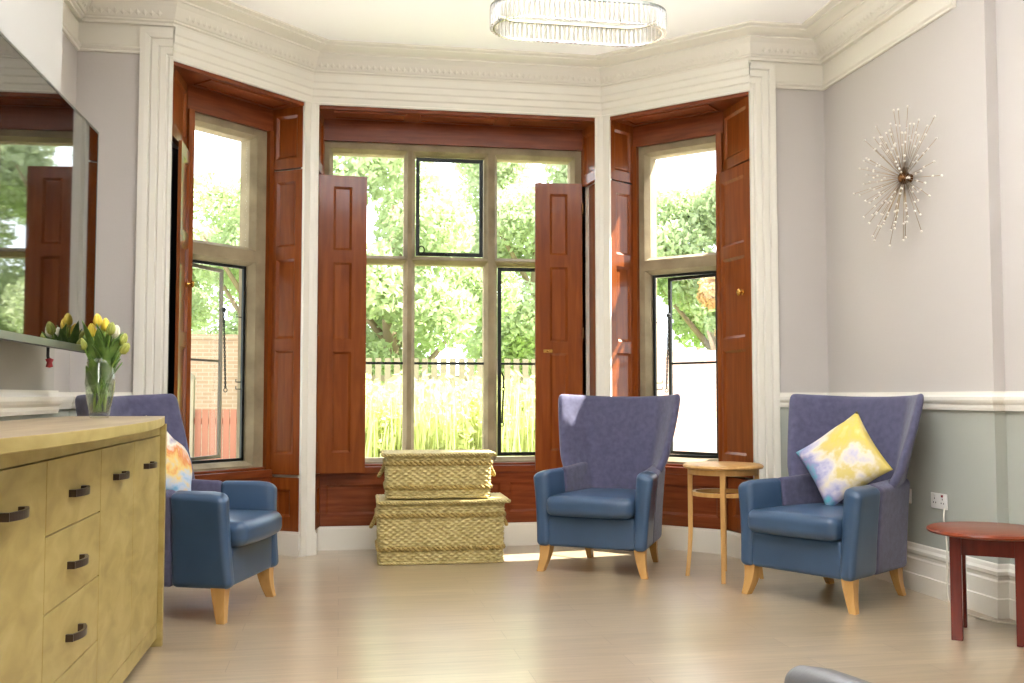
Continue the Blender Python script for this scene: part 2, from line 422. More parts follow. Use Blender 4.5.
# frieze boards above the picture rail
ST('trim_6', MB().sweep([(XR, 4.96), (XR, 6.51), (PR, 6.51)], [(0, 3.29), (.004, 3.29), (.004, 3.43), (0, 3.43)]), M['plaster'])
ST('trim_7', MB().sweep([(-1.245, 6.51), (XL, 6.51), (XL, YL)], [(0, 3.29), (.004, 3.29), (.004, 3.43), (0, 3.43)]), M['plaster'])
sk = [(0, 0), (.034, 0), (.034, .095), (.026, .10), (.026, .18), (.020, .19), (.020, .205), (.03, .215), (.03, .232), (.018, .245), (.014, .262), (.008, .268), (0, .268)]
ST('baseboard_right', MB().sweep([(XR2, YB), (XR2, YR), (XR, YR), (XR, 6.51), (PR, 6.51)], sk), M['cream'])
ST('baseboard_left', MB().sweep([(-1.245, 6.51), (XL, 6.51), (XL, YL), (XL2, YL), (XL2, YB)], sk), M['cream'])
# architrave over the bay and round the posts
ar = [(0, 3.222), (.012, 3.222), (.014, 3.232), (.008, 3.24), (.008, 3.275), (.018, 3.285), (.018, 3.325), (.028, 3.335), (.028, 3.375), (.036, 3.385), (.036, 3.43), (0, 3.43)]
ST('trim_8', MB().sweep([OR, R, L, OL], ar), M['cream'])
def post(P):
    a = P(0); mb = MB()
    return mb
pp = [W1(.07, 0.0), W1(.07, -.012), (L[0] + .005, L[1] - .013), F(.055, -.012), F(.055, .0), F(.05, .03), L, W1(.065, .03)]
ST('trim_9', MB().prism(pp, 0, 3.225).prism([(L[0] - .028, L[1] - .0), (L[0] + .0, L[1] - .022), (L[0] + .028, L[1] - .018), (L[0] + .03, L[1])], 0, 3.225), M['cream'])
ST('trim_10', MB().prism([mir(q) for q in pp], 0, 3.225).prism([mir(q) for q in [(L[0] - .028, L[1] - .0), (L[0] + .0, L[1] - .022), (L[0] + .028, L[1] - .018), (L[0] + .03, L[1])]], 0, 3.225), M['cream'])
# fluted pilasters either side of the bay
def pilaster(name, x_in, x_out, sgn):
    # sgn=+1: profile runs from x_in to larger x
    W_ = abs(x_out - x_in)
    prof = [(0, .0), (0, .012), (.02, .014), (.028, .006), (.034, .006), (.042, .016), (.075, .018), (.082, .010), (.09, .022), (.125, .024), (.132, .014), (.14, .03), (.165, .034), (W_, .034), (W_, 0)]
    mb = MB(); top = 3.412; n = len(prof); vs = []
    for a, b in prof:
        zz = top - (W_ - a)
        vs += [(x_in + sgn * a, 6.51 - b, .30), (x_in + sgn * a, 6.51 - b, zz), (x_in, 6.51 - b, zz)]
    fs = []
    for i in range(n - 1):
        fs += [(3 * i, 3 * i + 1, 3 * i + 4, 3 * i + 3), (3 * i + 1, 3 * i + 2, 3 * i + 5, 3 * i + 4)]
    mb.add(vs, fs)
    xs = sorted((x_in, x_in + sgn * W_))
    mb.box(xs[0], xs[1], 6.505, 6.52, .3, 3.43).box(xs[0], xs[1], 6.50, 6.51, top, 3.432)
    mb.box(*sorted((x_in, x_in + sgn * (W_ + .006))), 6.47, 6.512, 0, .30)
    ST(name, mb, M['cream'])
pilaster('trim_11', OR[0] - .012, PR, 1)
pilaster('trim_12', OL[0] + .012, -1.245, -1)

# ------------------------------------------------------------------ windows
Z = Vector((0, 0, 1))
def v3(p, z): return Vector((p[0], p[1], z))
LEAFP = [(2.66, 2.19), (2.10, 1.53), (1.445, .71)]
def board(p0, p1, z0, z1, flip, rects, t=.035, side=.055):
    """upright panelled board from plan point p0 to p1; flip picks its visible side"""
    a, b = v3(p0, z0), v3(p1, z0); U = (b - a); w_ = U.length; U.normalize(); N = U.cross(Z)
    if flip: N = -N
    return MB().panelled(a, U, Z, N, w_, z1 - z0, t, [(side, w_ - side, q0 - z0, q1 - z0) for q1, q0 in rects])
def knob(c, n):
    n = Vector(n).normalized(); c = Vector(c)
    return MB().tube([c, c + n * .004, c + n * .005, c + n * .018, c + n * .022, c + n * .034, c + n * .042, c + n * .044],
                     [.020, .020, .010, .009, .020, .024, .016, .003], 16)
def stay(top, bot, r=.004):
    """twisted iron window stay hanging from its hook"""
    top, bot = Vector(top), Vector(bot); mb = MB(); n = 60
    for ph in (0, PI):
        mb.tube([top.lerp(bot, i / n) + Vector((math.cos(i * .9 + ph), math.sin(i * .9 + ph), 0)) * .005 for i in range(n + 1)], r, 6)
    mb.tube([top + Vector((.012 * math.cos(a), 0, .016 + .014 * math.sin(a))) for a in [i * PI / 6 for i in range(13)]], .0035, 6)
    mb.tube([bot + Vector((.012 * math.cos(a), 0, -.016 + .014 * math.sin(a))) for a in [i * PI / 6 for i in range(13)]], .0035, 6)
    return mb
def iron_frame(a, b, z0, z1, t=.028, d=.02, bars=()):
    """casement frame between plan points a and b"""
    A, B = v3(a, 0), v3(b, 0); U = (B - A).normalized(); N = U.cross(Z); mb = MB()
    mid = (A + B) / 2; hw = (B - A).length / 2
    for s in (-1, 1): mb.obox(mid + U * s * (hw - t / 2) + Z * (z0 + z1) / 2, U * t / 2, N * d / 2, Z * (z1 - z0) / 2)
    for zz in (z0 + t / 2, z1 - t / 2): mb.obox(mid + Z * zz, U * (hw - t), N * d / 2, Z * t / 2)
    for zz in bars: mb.obox(mid + Z * zz, U * (hw - t), N * d / 2, Z * .008)
    return mb
def pane(a, b, z0, z1):
    A, B = v3(a, 0), v3(b, 0); U = (B - A).normalized(); N = U.cross(Z) * .002
    return MB().obox((A + B) / 2 + Z * (z0 + z1) / 2, (B - A) / 2, N, Z * (z1 - z0) / 2)

def window(name, P, lights, s0, s1, revA, revB, plan_soffit, soffit_panels, flipsign):
    """P(s,d) plan map; lights = rects (s0,s1,z0,z1); revA/revB = ((s,d),(s,d)) front and back end of each reveal"""
    g = tag(empty(name, (0, 0, 0)), kind='structure')
    O = v3(P(s0, .30), .50); U = v3(P(s1, .30), .50) - O; wd = U.length; U.normalize()
    N = -(v3(P(s0, .5), 0) - v3(P(s0, .3), 0)).normalized()
    c = .026
    rects = [(a - s0 - c, b - s0 + c, z0 - .5 - c, z1 - .5 + c) for a, b, z0, z1 in lights]
    MB().panelled(O, U, Z, N, wd, 3.25 - .5, .15, rects, depth=.05, ring=c, hole=True).build('stone_frame', M['stone'], g)
    # sloping stone sill and timber sill board
    a, b = P(s0, .30), P(s1, .30)
    mb = MB(); zt = lights[-1][2]
    (a0, a1), (b0, b1) = revA, revB
    mb.prism([P(a1[0] + .0, .285), P(b1[0] - .0, .285), P(b1[0] + .01, .235), P(a1[0] - .01, .235)], .548, .60)
    mb.prism([P(a1[0], .30), P(b1[0], .30), P(b1[0], .28), P(a1[0], .28)], .60, .618)
    mb.build('sill_board', M['shutter_h'], g, bevel=.004)
    # apron below with sunk panels
    A, B = P(a1[0] - .035, .25), P(b1[0] + .035, .25)
    ww = (Vector(B) - Vector(A)).length
    k = 3 if ww > 1.2 else 1
    ps = [(ww * i / k + .07, ww * (i + 1) / k - (.0 if i < k - 1 else .07), .08, .30) for i in range(k)]
    MB().panelled(v3(A, .17), U, Z, N, ww, .38, .02, ps).build('apron_panel', M['shutter_h'], g)
    # head board over the lights, then the soffit
    A, B = P(a1[0] - .03, .27), P(b1[0] + .03, .27)
    MB().panelled(v3(A, 3.035), U, Z, N, (Vector(B) - Vector(A)).length, .18, .03, []).build('head_board', M['shutter_h'], g)
    mb = MB().prism([P(*q) for q in plan_soffit], 3.197, 3.222)
    for u0, u1 in soffit_panels:
        for rr in ((u0, u1, .04, .055), (u0, u1, .205, .22), (u0, u0 + .015, .055, .205), (u1 - .015, u1, .055, .205)):
            mb.prism([P(rr[0], rr[2]), P(rr[1], rr[2]), P(rr[1], rr[3]), P(rr[0], rr[3])], 3.186, 3.198)
    mb.build('soffit', M['shutter_h'], g)
    # skirting in the recess
    mb = MB()
    pA, pB, pC, pD = P(*a0), P(a1[0] - .04, .236), P(b1[0] + .04, .236), P(*b0)
    for p, q in ((pA, pB), (pB, pC), (pC, pD)):
        pv, qv = Vector(p), Vector(q); d = (qv - pv).normalized(); n = Vector((-d.y, d.x))
        ctr = Vector(P((a0[0] + b0[0]) / 2, 0))
        if n.dot(ctr - pv) < 0: n = -n
        mb.prism([pv, qv, qv + n * .018, pv + n * .018], 0, .155)
        mb.prism([pv, qv, qv + n * .010, pv + n * .010], .155, .17)
    mb.build('skirting', M['cream'], g)
    # reveals: lower panel, then the fixed panel over the shutter
    for (f0, f1) in (revA, revB):
        p0, p1 = P(*f0), P(*f1)
        u = Vector(p1) - Vector(p0); nn = v3(u, 0).normalized().cross(Z)
        ctr = Vector(P((revA[0][0] + revB[0][0]) / 2, .1))
        flip = nn.dot(v3(ctr, 0) - v3(p0, 0)) < 0
        ww = u.length
        board(p0, p1, .17, .545, flip, [(.46, .27)], side=.09 if ww < .4 else .12).build('reveal_panel', M['shutter'], g)
        board(p0, p1, 2.755, 3.20, flip, [(3.14, 2.83)], side=.06).build('reveal_panel', M['shutter'], g)
    return g
def casement_glass(g, a, b, z0, z1): return pane(a, b, z0, z1).build('glass_pane', M['glass'], g)

# --- window_2: the wide middle window
FL = [(.153, .69, 2.185, 2.96), (.774, 1.308, 2.185, 2.96), (1.408, 1.99, 2.185, 2.96), (.153, .69, .655, 2.124), (.774, 1.308, .655, 2.124), (1.408, 1.99, .655, 2.124)]
g2 = window('window_2', F, FL, .06, 2.10, ((.05, .0), (.09, .30)), ((2.107, 0), (2.067, .30)),
            [(.03, .004), (2.127, .004), (2.10, .30), (.06, .30)], [(.16, .69), (.79, 1.37), (1.47, 2.0)], 1)
for i, (a, b, z0, z1) in enumerate(FL):
    pane(F(a, .385), F(b, .385), z0, z1).build('glass_pane', M['glass'], g2)
    if i == 1 or i == 5:
        c = iron_frame(F(a + .008, .372), F(b - .008, .372), z0 + .008, z1 - .008, bars=() if i == 1 else (1.37,)).build('casement', M['iron'], g2)
        if i == 1:
            MB().tube([v3(F(a + .05, .35), z0 + .05) + Vector((.022 * math.cos(t), 0, .03 * math.sin(t))) for t in [k * PI / 8 for k in range(17)]], .005, 6).tube(
                [v3(F(a + .03, .355), z0 + .018), v3(F(a + .24, .355), z0 + .02)], .006, 6).ball(v3(F(a + .24, .35), z0 + .02), .012).build('stay', M['iron'], c)
        else:
            stay(v3(F(a + .05, .345), 1.16), v3(F(a + .04, .345), .92)).build('stay', M['iron'], c)
            MB().tube([v3(F(a + .04, .36), 1.30), v3(F(a + .05, .335), 1.27), v3(F(a + .05, .335), 1.18)], .007, 6).build('latch', M['iron'], c)
    elif z0 < 1:
        MB().obox(v3(F((a + b) / 2, .375), 1.37), (( b - a) / 2, 0, 0), (0, .012, 0), (0, 0, .009)).build('glazing_bar', M['iron'], g2)
# open shutter leaves standing across the outer lights
def shutter_leaf(g, p0, p1, flip, t=.04, m='shutter', side=None):
    a = board(p0, p1, .565, 2.742, flip, LEAFP, t, side=side or (.085 if (Vector(p1) - Vector(p0)).length > .4 else .072))
    return a.build('shutter', M[m], g, bevel=.003)
lf = shutter_leaf(g2, F(.055, .125), F(.405, .155), False, side=.108)
rf = shutter_leaf(g2, F(1.672, .155), F(2.03, .125), False, side=.112)
MB().obox(v3(F(1.765, .143), 1.46), (.035, 0, 0), (0, .006, 0), (0, 0, .012)).ball(v3(F(1.765, .132), 1.46), .010).build('latch', M['brass'], rf)
for q, zz in ((F(.057, .12), (.75, 1.6, 2.55)), ):
    for z_ in zz: MB().obox(v3(q, z_), (.006, 0, 0), (0, .008, 0), (0, 0, .04)).build('hinge', M['bronze'], lf)
for z_ in (.75, 1.6, 2.55): MB().obox(v3(F(2.03, .115), z_), (.006, 0, 0), (0, .008, 0), (0, 0, .04)).build('hinge', M['bronze'], rf)
# dark linings of the emptied shutter boxes
mb = MB()
for mm in (lambda p: p, mir):
    mb.prism([mm(F(.002, .05)), mm(F(.022, .30)), mm(F(.028, .30)), mm(F(.008, .05))], .55, 2.755)
mb.build('shutter_box_lining', M['shutter'], g2)

# --- window_1 and window_3: single-light windows in the canted sides
SL = [(.28, .775, 2.18, 2.96), (.28, .775, .66, 2.05)]
for nm, P, left in (('window_1', W1, True), ('window_3', W3, False)):
    SL = [((.262 if left else .222), .775, 2.18, 2.96), ((.262 if left else .222), .775, .66, 2.05)]
    g = window(nm, P, SL, .12, .88, ((.065, 0), (.125, .30)), ((1.175, 0), (.83, .30)), [(.03, .004), (1.182, .004), (.87, .30), (.10, .30)], [(.16, .85)], 1)
    a, b = (.262, .775) if left else (.222, .775)
    pane(P(a, .385), P(b, .385), 2.18, 2.96).build('glass_pane', M['glass'], g)
    iron_frame(P(a + .004, .38), P(b - .004, .38), .664, 2.046, t=.020).build('casement_surround', M['iron'], g)
    # casement swung outwards, hinged at the outer jamb
    hinge = Vector(P(b - .02, .40)); ang = 20 if left else 11
    base = (Vector(P(a, .4)) - Vector(P(b, .4))).normalized(); out = (Vector(P(a, .5)) - Vector(P(a, .4))).normalized()
    dv = base * math.cos(math.radians(ang)) + out * math.sin(math.radians(ang))
    tip = hinge + dv * .46
    c = iron_frame(hinge, tip, .68, 2.03, t=.024, bars=(1.37,)).build('casement', M['iron_grey'] if left else M['iron'], g)
    pane(hinge, tip, .69, 2.02).build('glass_pane', M['glass'], c)
    q = hinge + dv * .448 - out * .03
    stay((q.x, q.y, 1.72), (q.x + (.02 if left else -.02), q.y, 1.18)).build('stay', M['iron'], c)
    MB().ball((q.x, q.y, 1.74), .018).tube([(q.x, q.y, 1.74), (q.x + .0, q.y + .03, 1.74)], .006).build('latch', M['iron'], c)
    for z_ in (1.68, 1.22, 1.17):
        e = v3(P(a + .03, .37), z_)
        MB().tube([e, e + v3(base, 0) * -.05, e + v3(base, 0) * -.05 + Z * .02], .004, 6).build('keeper_pin', M['iron'], g)
    # inner timber lining strips beside the stone
    mb = MB()
    for sa, sb in ((.108, .150), (.805, .85)):
        mb.prism([P(sa, .262), P(sb, .262), P(sb, .30), P(sa, .30)], .60, 3.04)
    mb.build('lining_strip', M['shutter'], g)
    # shutters
    p0, p1 = P(.065, .0), P(.125, .30)
    u = v3(Vector(p1) - Vector(p0), 0).normalized().cross(Z)
    flip = u.dot(v3(Vector(P(.6, .1)) - Vector(p0), 0)) < 0
    shutter_leaf(g, p0, p1, flip)
    if left:
        p0, p1 = P(1.075, .03), P(.80, .30)
    else:
        p0, p1 = P(1.165, .006), P(.785, .295)
    u = v3(Vector(p1) - Vector(p0), 0).normalized().cross(Z)
    flip = u.dot(v3(Vector(P(.5, .1)) - Vector(p0), 0)) < 0
    sh = shutter_leaf(g, p0, p1, flip, t=.022)
    n_ = -u if flip else u
    kp = Vector(p0).lerp(Vector(p1), .22 if not left else .80)
    knob(v3(kp, 1.86 if left else 1.84) + n_ * .001, n_).build('knob', M['brass'], sh)
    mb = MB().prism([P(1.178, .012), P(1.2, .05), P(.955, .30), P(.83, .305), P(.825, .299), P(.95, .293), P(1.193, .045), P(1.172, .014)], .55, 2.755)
    mb.build('shutter_box_lining', M['box_shade'], g)

# ------------------------------------------------------------------ armchairs
def backrest_mesh(zt=1.12, wings=1.0):
    NT, NV = 21, 12
    inner, outer = [], []
    for j in range(NV):
        v = j / (NV - 1); z = .34 + (zt - .34) * v
        lean = .0 + .15 * v
        wing = .265 - .085 * v          # reach of the wings forward
        if z < .66: wing += (.66 - z) * .12
        wing *= wings
        low = max(0, min(1, (.70 - z) / .16))
        half = .218 + .032 * v
        flare = (.078 + .090 * v) * (1 - .62 * low)
        row_i, row_o = [], []
        for i in range(NT):
            t = -1 + 2 * i / (NT - 1); a = abs(t); sg = 1 if t >= 0 else -1
            if a <= .6:
                x = half * a / .6; y = .25 + lean - .018 * (a / .6) ** 2 * 0; y -= .02 * (a / .6) ** 3
            else:
                k = (a - .6) / .4
                x = half + flare * (k ** .9); y = .25 + lean - .02 - wing * k ** 1.05
            zz = z + (.012 * a ** 2 if j == NV - 1 else 0) + (.01 * v * (a ** 2))
            row_i.append(Vector((sg * x, y, zz)))
        for i in range(NT):
            p = row_i[i]; q0 = row_i[max(i - 1, 0)]; q1 = row_i[min(i + 1, NT - 1)]
            d = (q1 - q0); n = Vector((-d.y, d.x, 0)).normalized()
            th = .085 - .03 * v - .012 * abs(-1 + 2 * i / (NT - 1))
            row_o.append(p + n * th)
        inner.append(row_i); outer.append(row_o)
    mb = MB(); vs = [p for r in inner for p in r] + [p for r in outer for p in r]; O_ = NT * NV; fs = []
    for j in range(NV - 1):
        for i in range(NT - 1):
            a = j * NT + i
            fs.append((a, a + 1, a + NT + 1, a + NT)); fs.append((O_ + a, O_ + a + NT, O_ + a + NT + 1, O_ + a + 1))
        for i in (0, NT - 1):
            a = j * NT + i; fs.append((a, a + NT, O_ + a + NT, O_ + a))
    for j in (0, NV - 1):
        for i in range(NT - 1):
            a = j * NT + i; fs.append((a, a + 1, O_ + a + 1, O_ + a))
    mb.add(vs, fs)
    seams = []
    for idx in (4, NT - 5):
        seams.append([inner[j][idx] + Vector((0, -.001, 0)) for j in range(2, NV - 1)])
    return mb, seams, inner, outer

def chair_taper(t):
    """chairs of this pattern are narrower at the rear than at the front"""
    for o in list(t.children) + [g for c in t.children for g in c.children]:
        k0 = {'backrest': .98, 'seam': .98}.get(o.name.split('.')[0])
        for v in o.data.vertices:
            f = (v.co.y + .36) / .68
            if k0: k = 1 - .10 * max(0, min(1, (.95 - v.co.z) / .5)) * min(1, max(0, f))
            else: k = 1.06 - .25 * max(0, min(1.1, f))
            v.co.x *= k
def make_armchair(name='wing_armchair', lea='leather', fab='fabric', wood='beech', zt=1.12, wings=1.0):
    t = empty(name)
    # seat base
    MB().rbox((.55, .65, .20), .022, (0, -.035, .265)).build('seat_base', M[lea], t, True)
    # cushion: crowned, rounded nose
    def wp(x, y, z):
        if z > 0: z += .022 * max(0, 1 - (x / .27) ** 2) * max(0, 1 - (y / .34) ** 2)
        y2 = y - (.022 * (1 - (x / .27) ** 2) if y < 0 else 0)
        return (x, y2, z)
    cu = MB().rbox((.545, .68, .125), .045, (0, -.075, .425), n=6, warp=wp).build('seat_cushion', M[lea], t, True)
    pts = []
    # arms: leather front and upholstered rear
    for s in (-1, 1):
        def arm(y0, y1, lo, rr):
            cy, dy = (y0 + y1) / 2, (y1 - y0)
            def wpa(x, y, z):
                zz = (z + .24) / .48                  # 0 bottom, 1 top
                yy = y + cy
                f = (yy + .36) / .6                   # 0 front, 1 rear
                x2 = x * (1 - .08 + .22 * zz) + s * (.030 * max(0, zz) ** 1.5 - .004)
                z2 = z + (.010 - .02 * f + .04 * f * f) * max(0, zz)
                # front edge leans forward a little at the top
                y2 = y - (.025 * (1 - zz) ** 2 if yy < -.2 else 0)
                q_ = max(0, (-yy - .26) / .095)
                z2 -= .018 * q_ * q_ * max(0, zz - .5) * 2
                # outer top shoulder rounds off
                z2 -= .012 * max(0, zz - .6) / .4 * (1 + s * x / .041)
                return (x2, y2, z2)
            return MB().rbox((.090, dy, .48), rr, (s * .306, cy, .405), n=5, warp=wpa)
        arm(-.355, -.085, 0, .033).build('arm', M[lea], t, True)
        arm(-.10, .30, 0, .030).build('arm_panel', M[fab], t, True)
    bk, seams, inn, out = backrest_mesh(zt, wings)
    b = bk.build('backrest', M[fab], t, True)
    md = b.modifiers.new('subsurf', 'SUBSURF'); md.levels = 1; md.render_levels = 2
    for sm in seams: MB().tube(sm, .003, 6).build('seam', M['piping'], b, True)
    # legs
    for s in (-1, 1):
        def leg(x, y, dx, dy):
            mb = MB(); vs = []; fs = []; n = 6
            for k in range(n):
                u = k / (n - 1); z = .172 * (1 - u); cv = u ** 1.8
                h = .035 * (1 - u) + .020 * u
                cx, cy = x + dx * cv, y + dy * cv
                vs += [(cx - h, cy - h, z), (cx + h, cy - h, z), (cx + h, cy + h, z), (cx - h, cy + h, z)]
            fs = [(4 * k + i, 4 * k + (i + 1) % 4, 4 * k + 4 + (i + 1) % 4, 4 * k + 4 + i) for k in range(n - 1) for i in range(4)] + [(0, 3, 2, 1), tuple(4 * (n - 1) + i for i in range(4))]
            return mb.add(vs, fs)
        leg(s * .297, -.315, s * .030, -.022).build('leg', M[wood], t, bevel=.003)
        leg(s * .275, .255, s * .012, .055).build('leg', M[wood], t, bevel=.003)
    chair_taper(t)
    return t
def face_rz(fx_, fy_): return math.atan2(fy_, fx_) + PI / 2   # local -y turned to (fx,fy)
def place(o, flm, face):
    """flm = floor midpoint between the front feet"""
    f = Vector(face).normalized(); rz = face_rz(f.x, f.y)
    c = Vector(flm) - f * .337
    o.location = (c.x, c.y, 0); o.rotation_euler = (0, 0, rz)
G = 'blue wing armchairs in the bay'
ch1 = make_armchair(); place(ch1, (1.567, 6.252), (-.548, -.836))
tag(ch1, 'blue wing armchair with an empty seat in front of the bay window', 'armchair', G)
ch2 = copy_tree(ch1); place(ch2, (2.452, 5.214), (-.875, -.485))
tag(ch2, 'blue wing armchair by the right wall holding a yellow watercolour cushion', 'armchair', G)
ch3 = copy_tree(ch1); place(ch3, (-.490, 5.56), (.960, -.28))
ch3.scale = (1, 1.12, 1); ch3.location = (ch3.location.x - .040 * .96 + .02, ch3.location.y + .040 * .28, 0)
tag(ch3, 'blue wing armchair at left, partly hidden behind the oak sideboard', 'armchair', G)
ch4 = make_armchair('armchair', 'grey_leather', 'grey_leather', 'beech', .78, .25)
f4 = Vector((-.38, .925)).normalized(); r4 = Vector((.925, .38)).normalized()
tag(ch4, 'grey leather armchair cut off by the bottom edge of the photo, one arm showing', 'armchair')
place(ch4, Vector((.835, 1.785)) - r4 * .36 - f4 * .03, f4)

# ------------------------------------------------------------------ cushions
def watercolour(name, cols, scale, off):
    m = bpy.data.materials.new(name); m.use_nodes = True
    nt = m.node_tree; N = nt.nodes; Lk = nt.links; p = N['Principled BSDF']; p.inputs['Roughness'].default_value = .85
    tc = N.new('ShaderNodeTexCoord'); mp = N.new('ShaderNodeMapping'); mp.inputs['Location'].default_value = off
    nz = N.new('ShaderNodeTexNoise'); nz.inputs['Scale'].default_value = scale; nz.inputs['Detail'].default_value = 4; nz.inputs['Distortion'].default_value = 1.2
    nz2 = N.new('ShaderNodeTexNoise'); nz2.inputs['Scale'].default_value = 9; nz2.inputs['Detail'].default_value = 3
    gr = N.new('ShaderNodeSeparateXYZ'); ad = N.new('ShaderNodeMath'); ad.operation = 'MULTIPLY_ADD'
    mxm = N.new('ShaderNodeMath'); mxm.operation = 'ADD'
    rp = N.new('ShaderNodeValToRGB'); e = rp.color_ramp.elements
    e[0].position = cols[0][0]; e[0].color = lin(cols[0][1]); e[1].position = cols[-1][0]; e[1].color = lin(cols[-1][1])
    for ps, c in cols[1:-1]:
        k = e.new(ps); k.color = lin(c)
    Lk.new(tc.outputs['Object'], mp.inputs[0]); Lk.new(mp.outputs[0], nz.inputs['Vector']); Lk.new(tc.outputs['Object'], gr.inputs[0])
    # blend of a diagonal drift and noise: (x*1.3) + noise
    ad.inputs[1].default_value = 1.0
    Lk.new(gr.outputs['Z'], ad.inputs[0]); ad.inputs[1].default_value = 1.15; Lk.new(nz.outputs['Fac'], ad.inputs[2])
    mu = N.new('ShaderNodeMath'); mu.operation = 'MULTIPLY_ADD'; mu.inputs[1].default_value = .25; mu.inputs[2].default_value = -.125
    Lk.new(nz2.outputs['Fac'], mu.inputs[0]); Lk.new(ad.outputs[0], mxm.inputs[0]); Lk.new(mu.outputs[0], mxm.inputs[1])
    Lk.new(mxm.outputs[0], rp.inputs[0]); Lk.new(rp.outputs[0], p.inputs['Base Color'])
    return m
def pillow(sz, th, m, seed):
    n = 22; mb = MB(); rnd = random.Random(seed)
    def pt(u, v, s):
        a, b = abs(u), abs(v)
        h = th / 2 * (max(0, 1 - a ** 2.6) ** .55) * (max(0, 1 - b ** 2.6) ** .55)
        pin = 1 - .07 * (1 - b * b) * a * a; pin2 = 1 - .07 * (1 - a * a) * b * b
        return (u * sz / 2 * pin, s * (h + .004 * math.sin(7 * u + seed) * math.sin(6 * v)) * 1.0, v * sz / 2 * pin2)
    for s in (-1, 1):
        vs = [pt(-1 + 2 * i / n, -1 + 2 * j / n, s if 0 < i < n and 0 < j < n else 0) for j in range(n + 1) for i in range(n + 1)]
        mb.add(vs, [(j * (n + 1) + i, j * (n + 1) + i + 1, (j + 1) * (n + 1) + i + 1, (j + 1) * (n + 1) + i) for j in range(n) for i in range(n)])
    return mb
wc1 = watercolour('watercolour_print_yellow', [(.18, (96, 176, 190)), (.30, (150, 150, 190)), (.40, (196, 190, 204)), (.50, (222, 212, 190)), (.60, (208, 188, 116)), (.72, (214, 192, 92)), (.9, (224, 208, 150))], 3.2, (3.1, 1.7, .4))
wc2 = watercolour('watercolour_print_orange', [(.2, (110, 170, 200)), (.35, (190, 200, 214)), (.48, (232, 200, 120)), (.58, (226, 140, 80)), (.7, (236, 226, 206)), (.9, (120, 110, 160))], 4.0, (1.1, .7, 2.4))
cu1 = pillow(.43, .15, wc1, 1).build('cushion', wc1, smooth=True)
tag(cu1, 'square yellow, lilac and teal watercolour cushion standing on its corner on the right armchair', 'cushion')
def chair_frame(ch):
    return Matrix.Translation(ch.location) @ Matrix.Rotation(ch.rotation_euler.z, 4, 'Z')
def put(o, ch, local, rz, rx, ry):
    mw = chair_frame(ch) @ Matrix.Translation(local) @ Matrix.Rotation(rz, 4, 'Z') @ Matrix.Rotation(rx, 4, 'X') @ Matrix.Rotation(ry, 4, 'Y')
    o.matrix_world = mw; o.location = mw.to_translation(); o.rotation_euler = mw.to_euler()
put(cu1, ch2, (.03, .06, .755), math.radians(6), math.radians(-22), math.radians(52))
cu2 = pillow(.43, .15, wc2, 2).build('cushion', wc2, smooth=True)
tag(cu2, 'orange and pale blue watercolour cushion on the left armchair behind the sideboard', 'cushion')
put(cu2, ch3, (.02, .09, .74), math.radians(0), math.radians(-20), math.radians(35))

# ------------------------------------------------------------------ round side table
t = tag(empty('side_table', (2.357, 6.037, 0)), 'tall round beech side table between the middle and right armchairs', 'table')
MB().lathe([(.001, .672), (.228, .672), (.243, .676), (.248, .685), (.244, .695), (.233, .70), (.001, .70)], 48).build('tabletop', M['beech'], t, True, angle=35)
MB().lathe([(.198, .638), (.214, .638), (.214, .672), (.198, .672), (.198, .638)], 48).build('apron', M['beech'], t, True, angle=35)
MB().lathe([(.172, .505), (.195, .505), (.195, .53), (.172, .53), (.172, .505)], 48).build('stretcher_ring', M['beech'], t, True, angle=35)
ang0 = math.atan2(6.113 - 6.037, 2.162 - 2.345)
for k in range(4):
    a = ang0 + k * PI / 2; vs = []; n = 10
    er, et = Vector((math.cos(a), math.sin(a), 0)), Vector((-math.sin(a), math.cos(a), 0))
    for i in range(n):
        u = i / (n - 1); z = .672 * (1 - u); rr = .203 + .022 * (max(0, u - .55) / .45) ** 1.6
        hw = .0155 - .003 * u
        for sa, sb in ((-1, -1), (1, -1), (1, 1), (-1, 1)): vs.append(er * (rr + sa * hw) + et * sb * hw + Z * z)
    MB().add(vs, [(4 * j + i, 4 * j + (i + 1) % 4, 4 * j + 4 + (i + 1) % 4, 4 * j + 4 + i) for j in range(n - 1) for i in range(4)] + [(0, 3, 2, 1), tuple(4 * (n - 1) + i for i in range(4))]).build('leg', M['beech'], t, bevel=.002)

# ------------------------------------------------------------------ dark red table
t = tag(empty('side_table', (3.014, 4.364, 0)), 'low dark red wooden side table with a rounded top by the right wall', 'table')
MB().lathe([(.001, .475), (.255, .475), (.269, .480), (.273, .488), (.269, .496), (.257, .50), (.001, .50)], 56).build('tabletop', M['mahog_top'], t, True, angle=35)
u1 = Vector((.80, -.60, 0)).normalized(); u2 = Vector((.60, .80, 0)).normalized()
hx, hy = .135, .15
for a, b in ((-1, -1), (1, -1), (-1, 1), (1, 1)):
    MB().obox(u1 * a * hx + u2 * b * hy + Z * .2375, u1 * .025, u2 * .025, Z * .2375).build('leg', M['mahog'], t, bevel=.003)
mb = MB()
for a in (-1, 1):
    mb.obox(u1 * a * (hx + .004) + Z * .4325, u1 * .009, u2 * (hy - .02), Z * .0425)
    mb.obox(u2 * a * (hy + .004) + Z * .4325, u2 * .009, u1 * (hx - .02), Z * .0425)
mb.build('apron', M['mahog'], t)

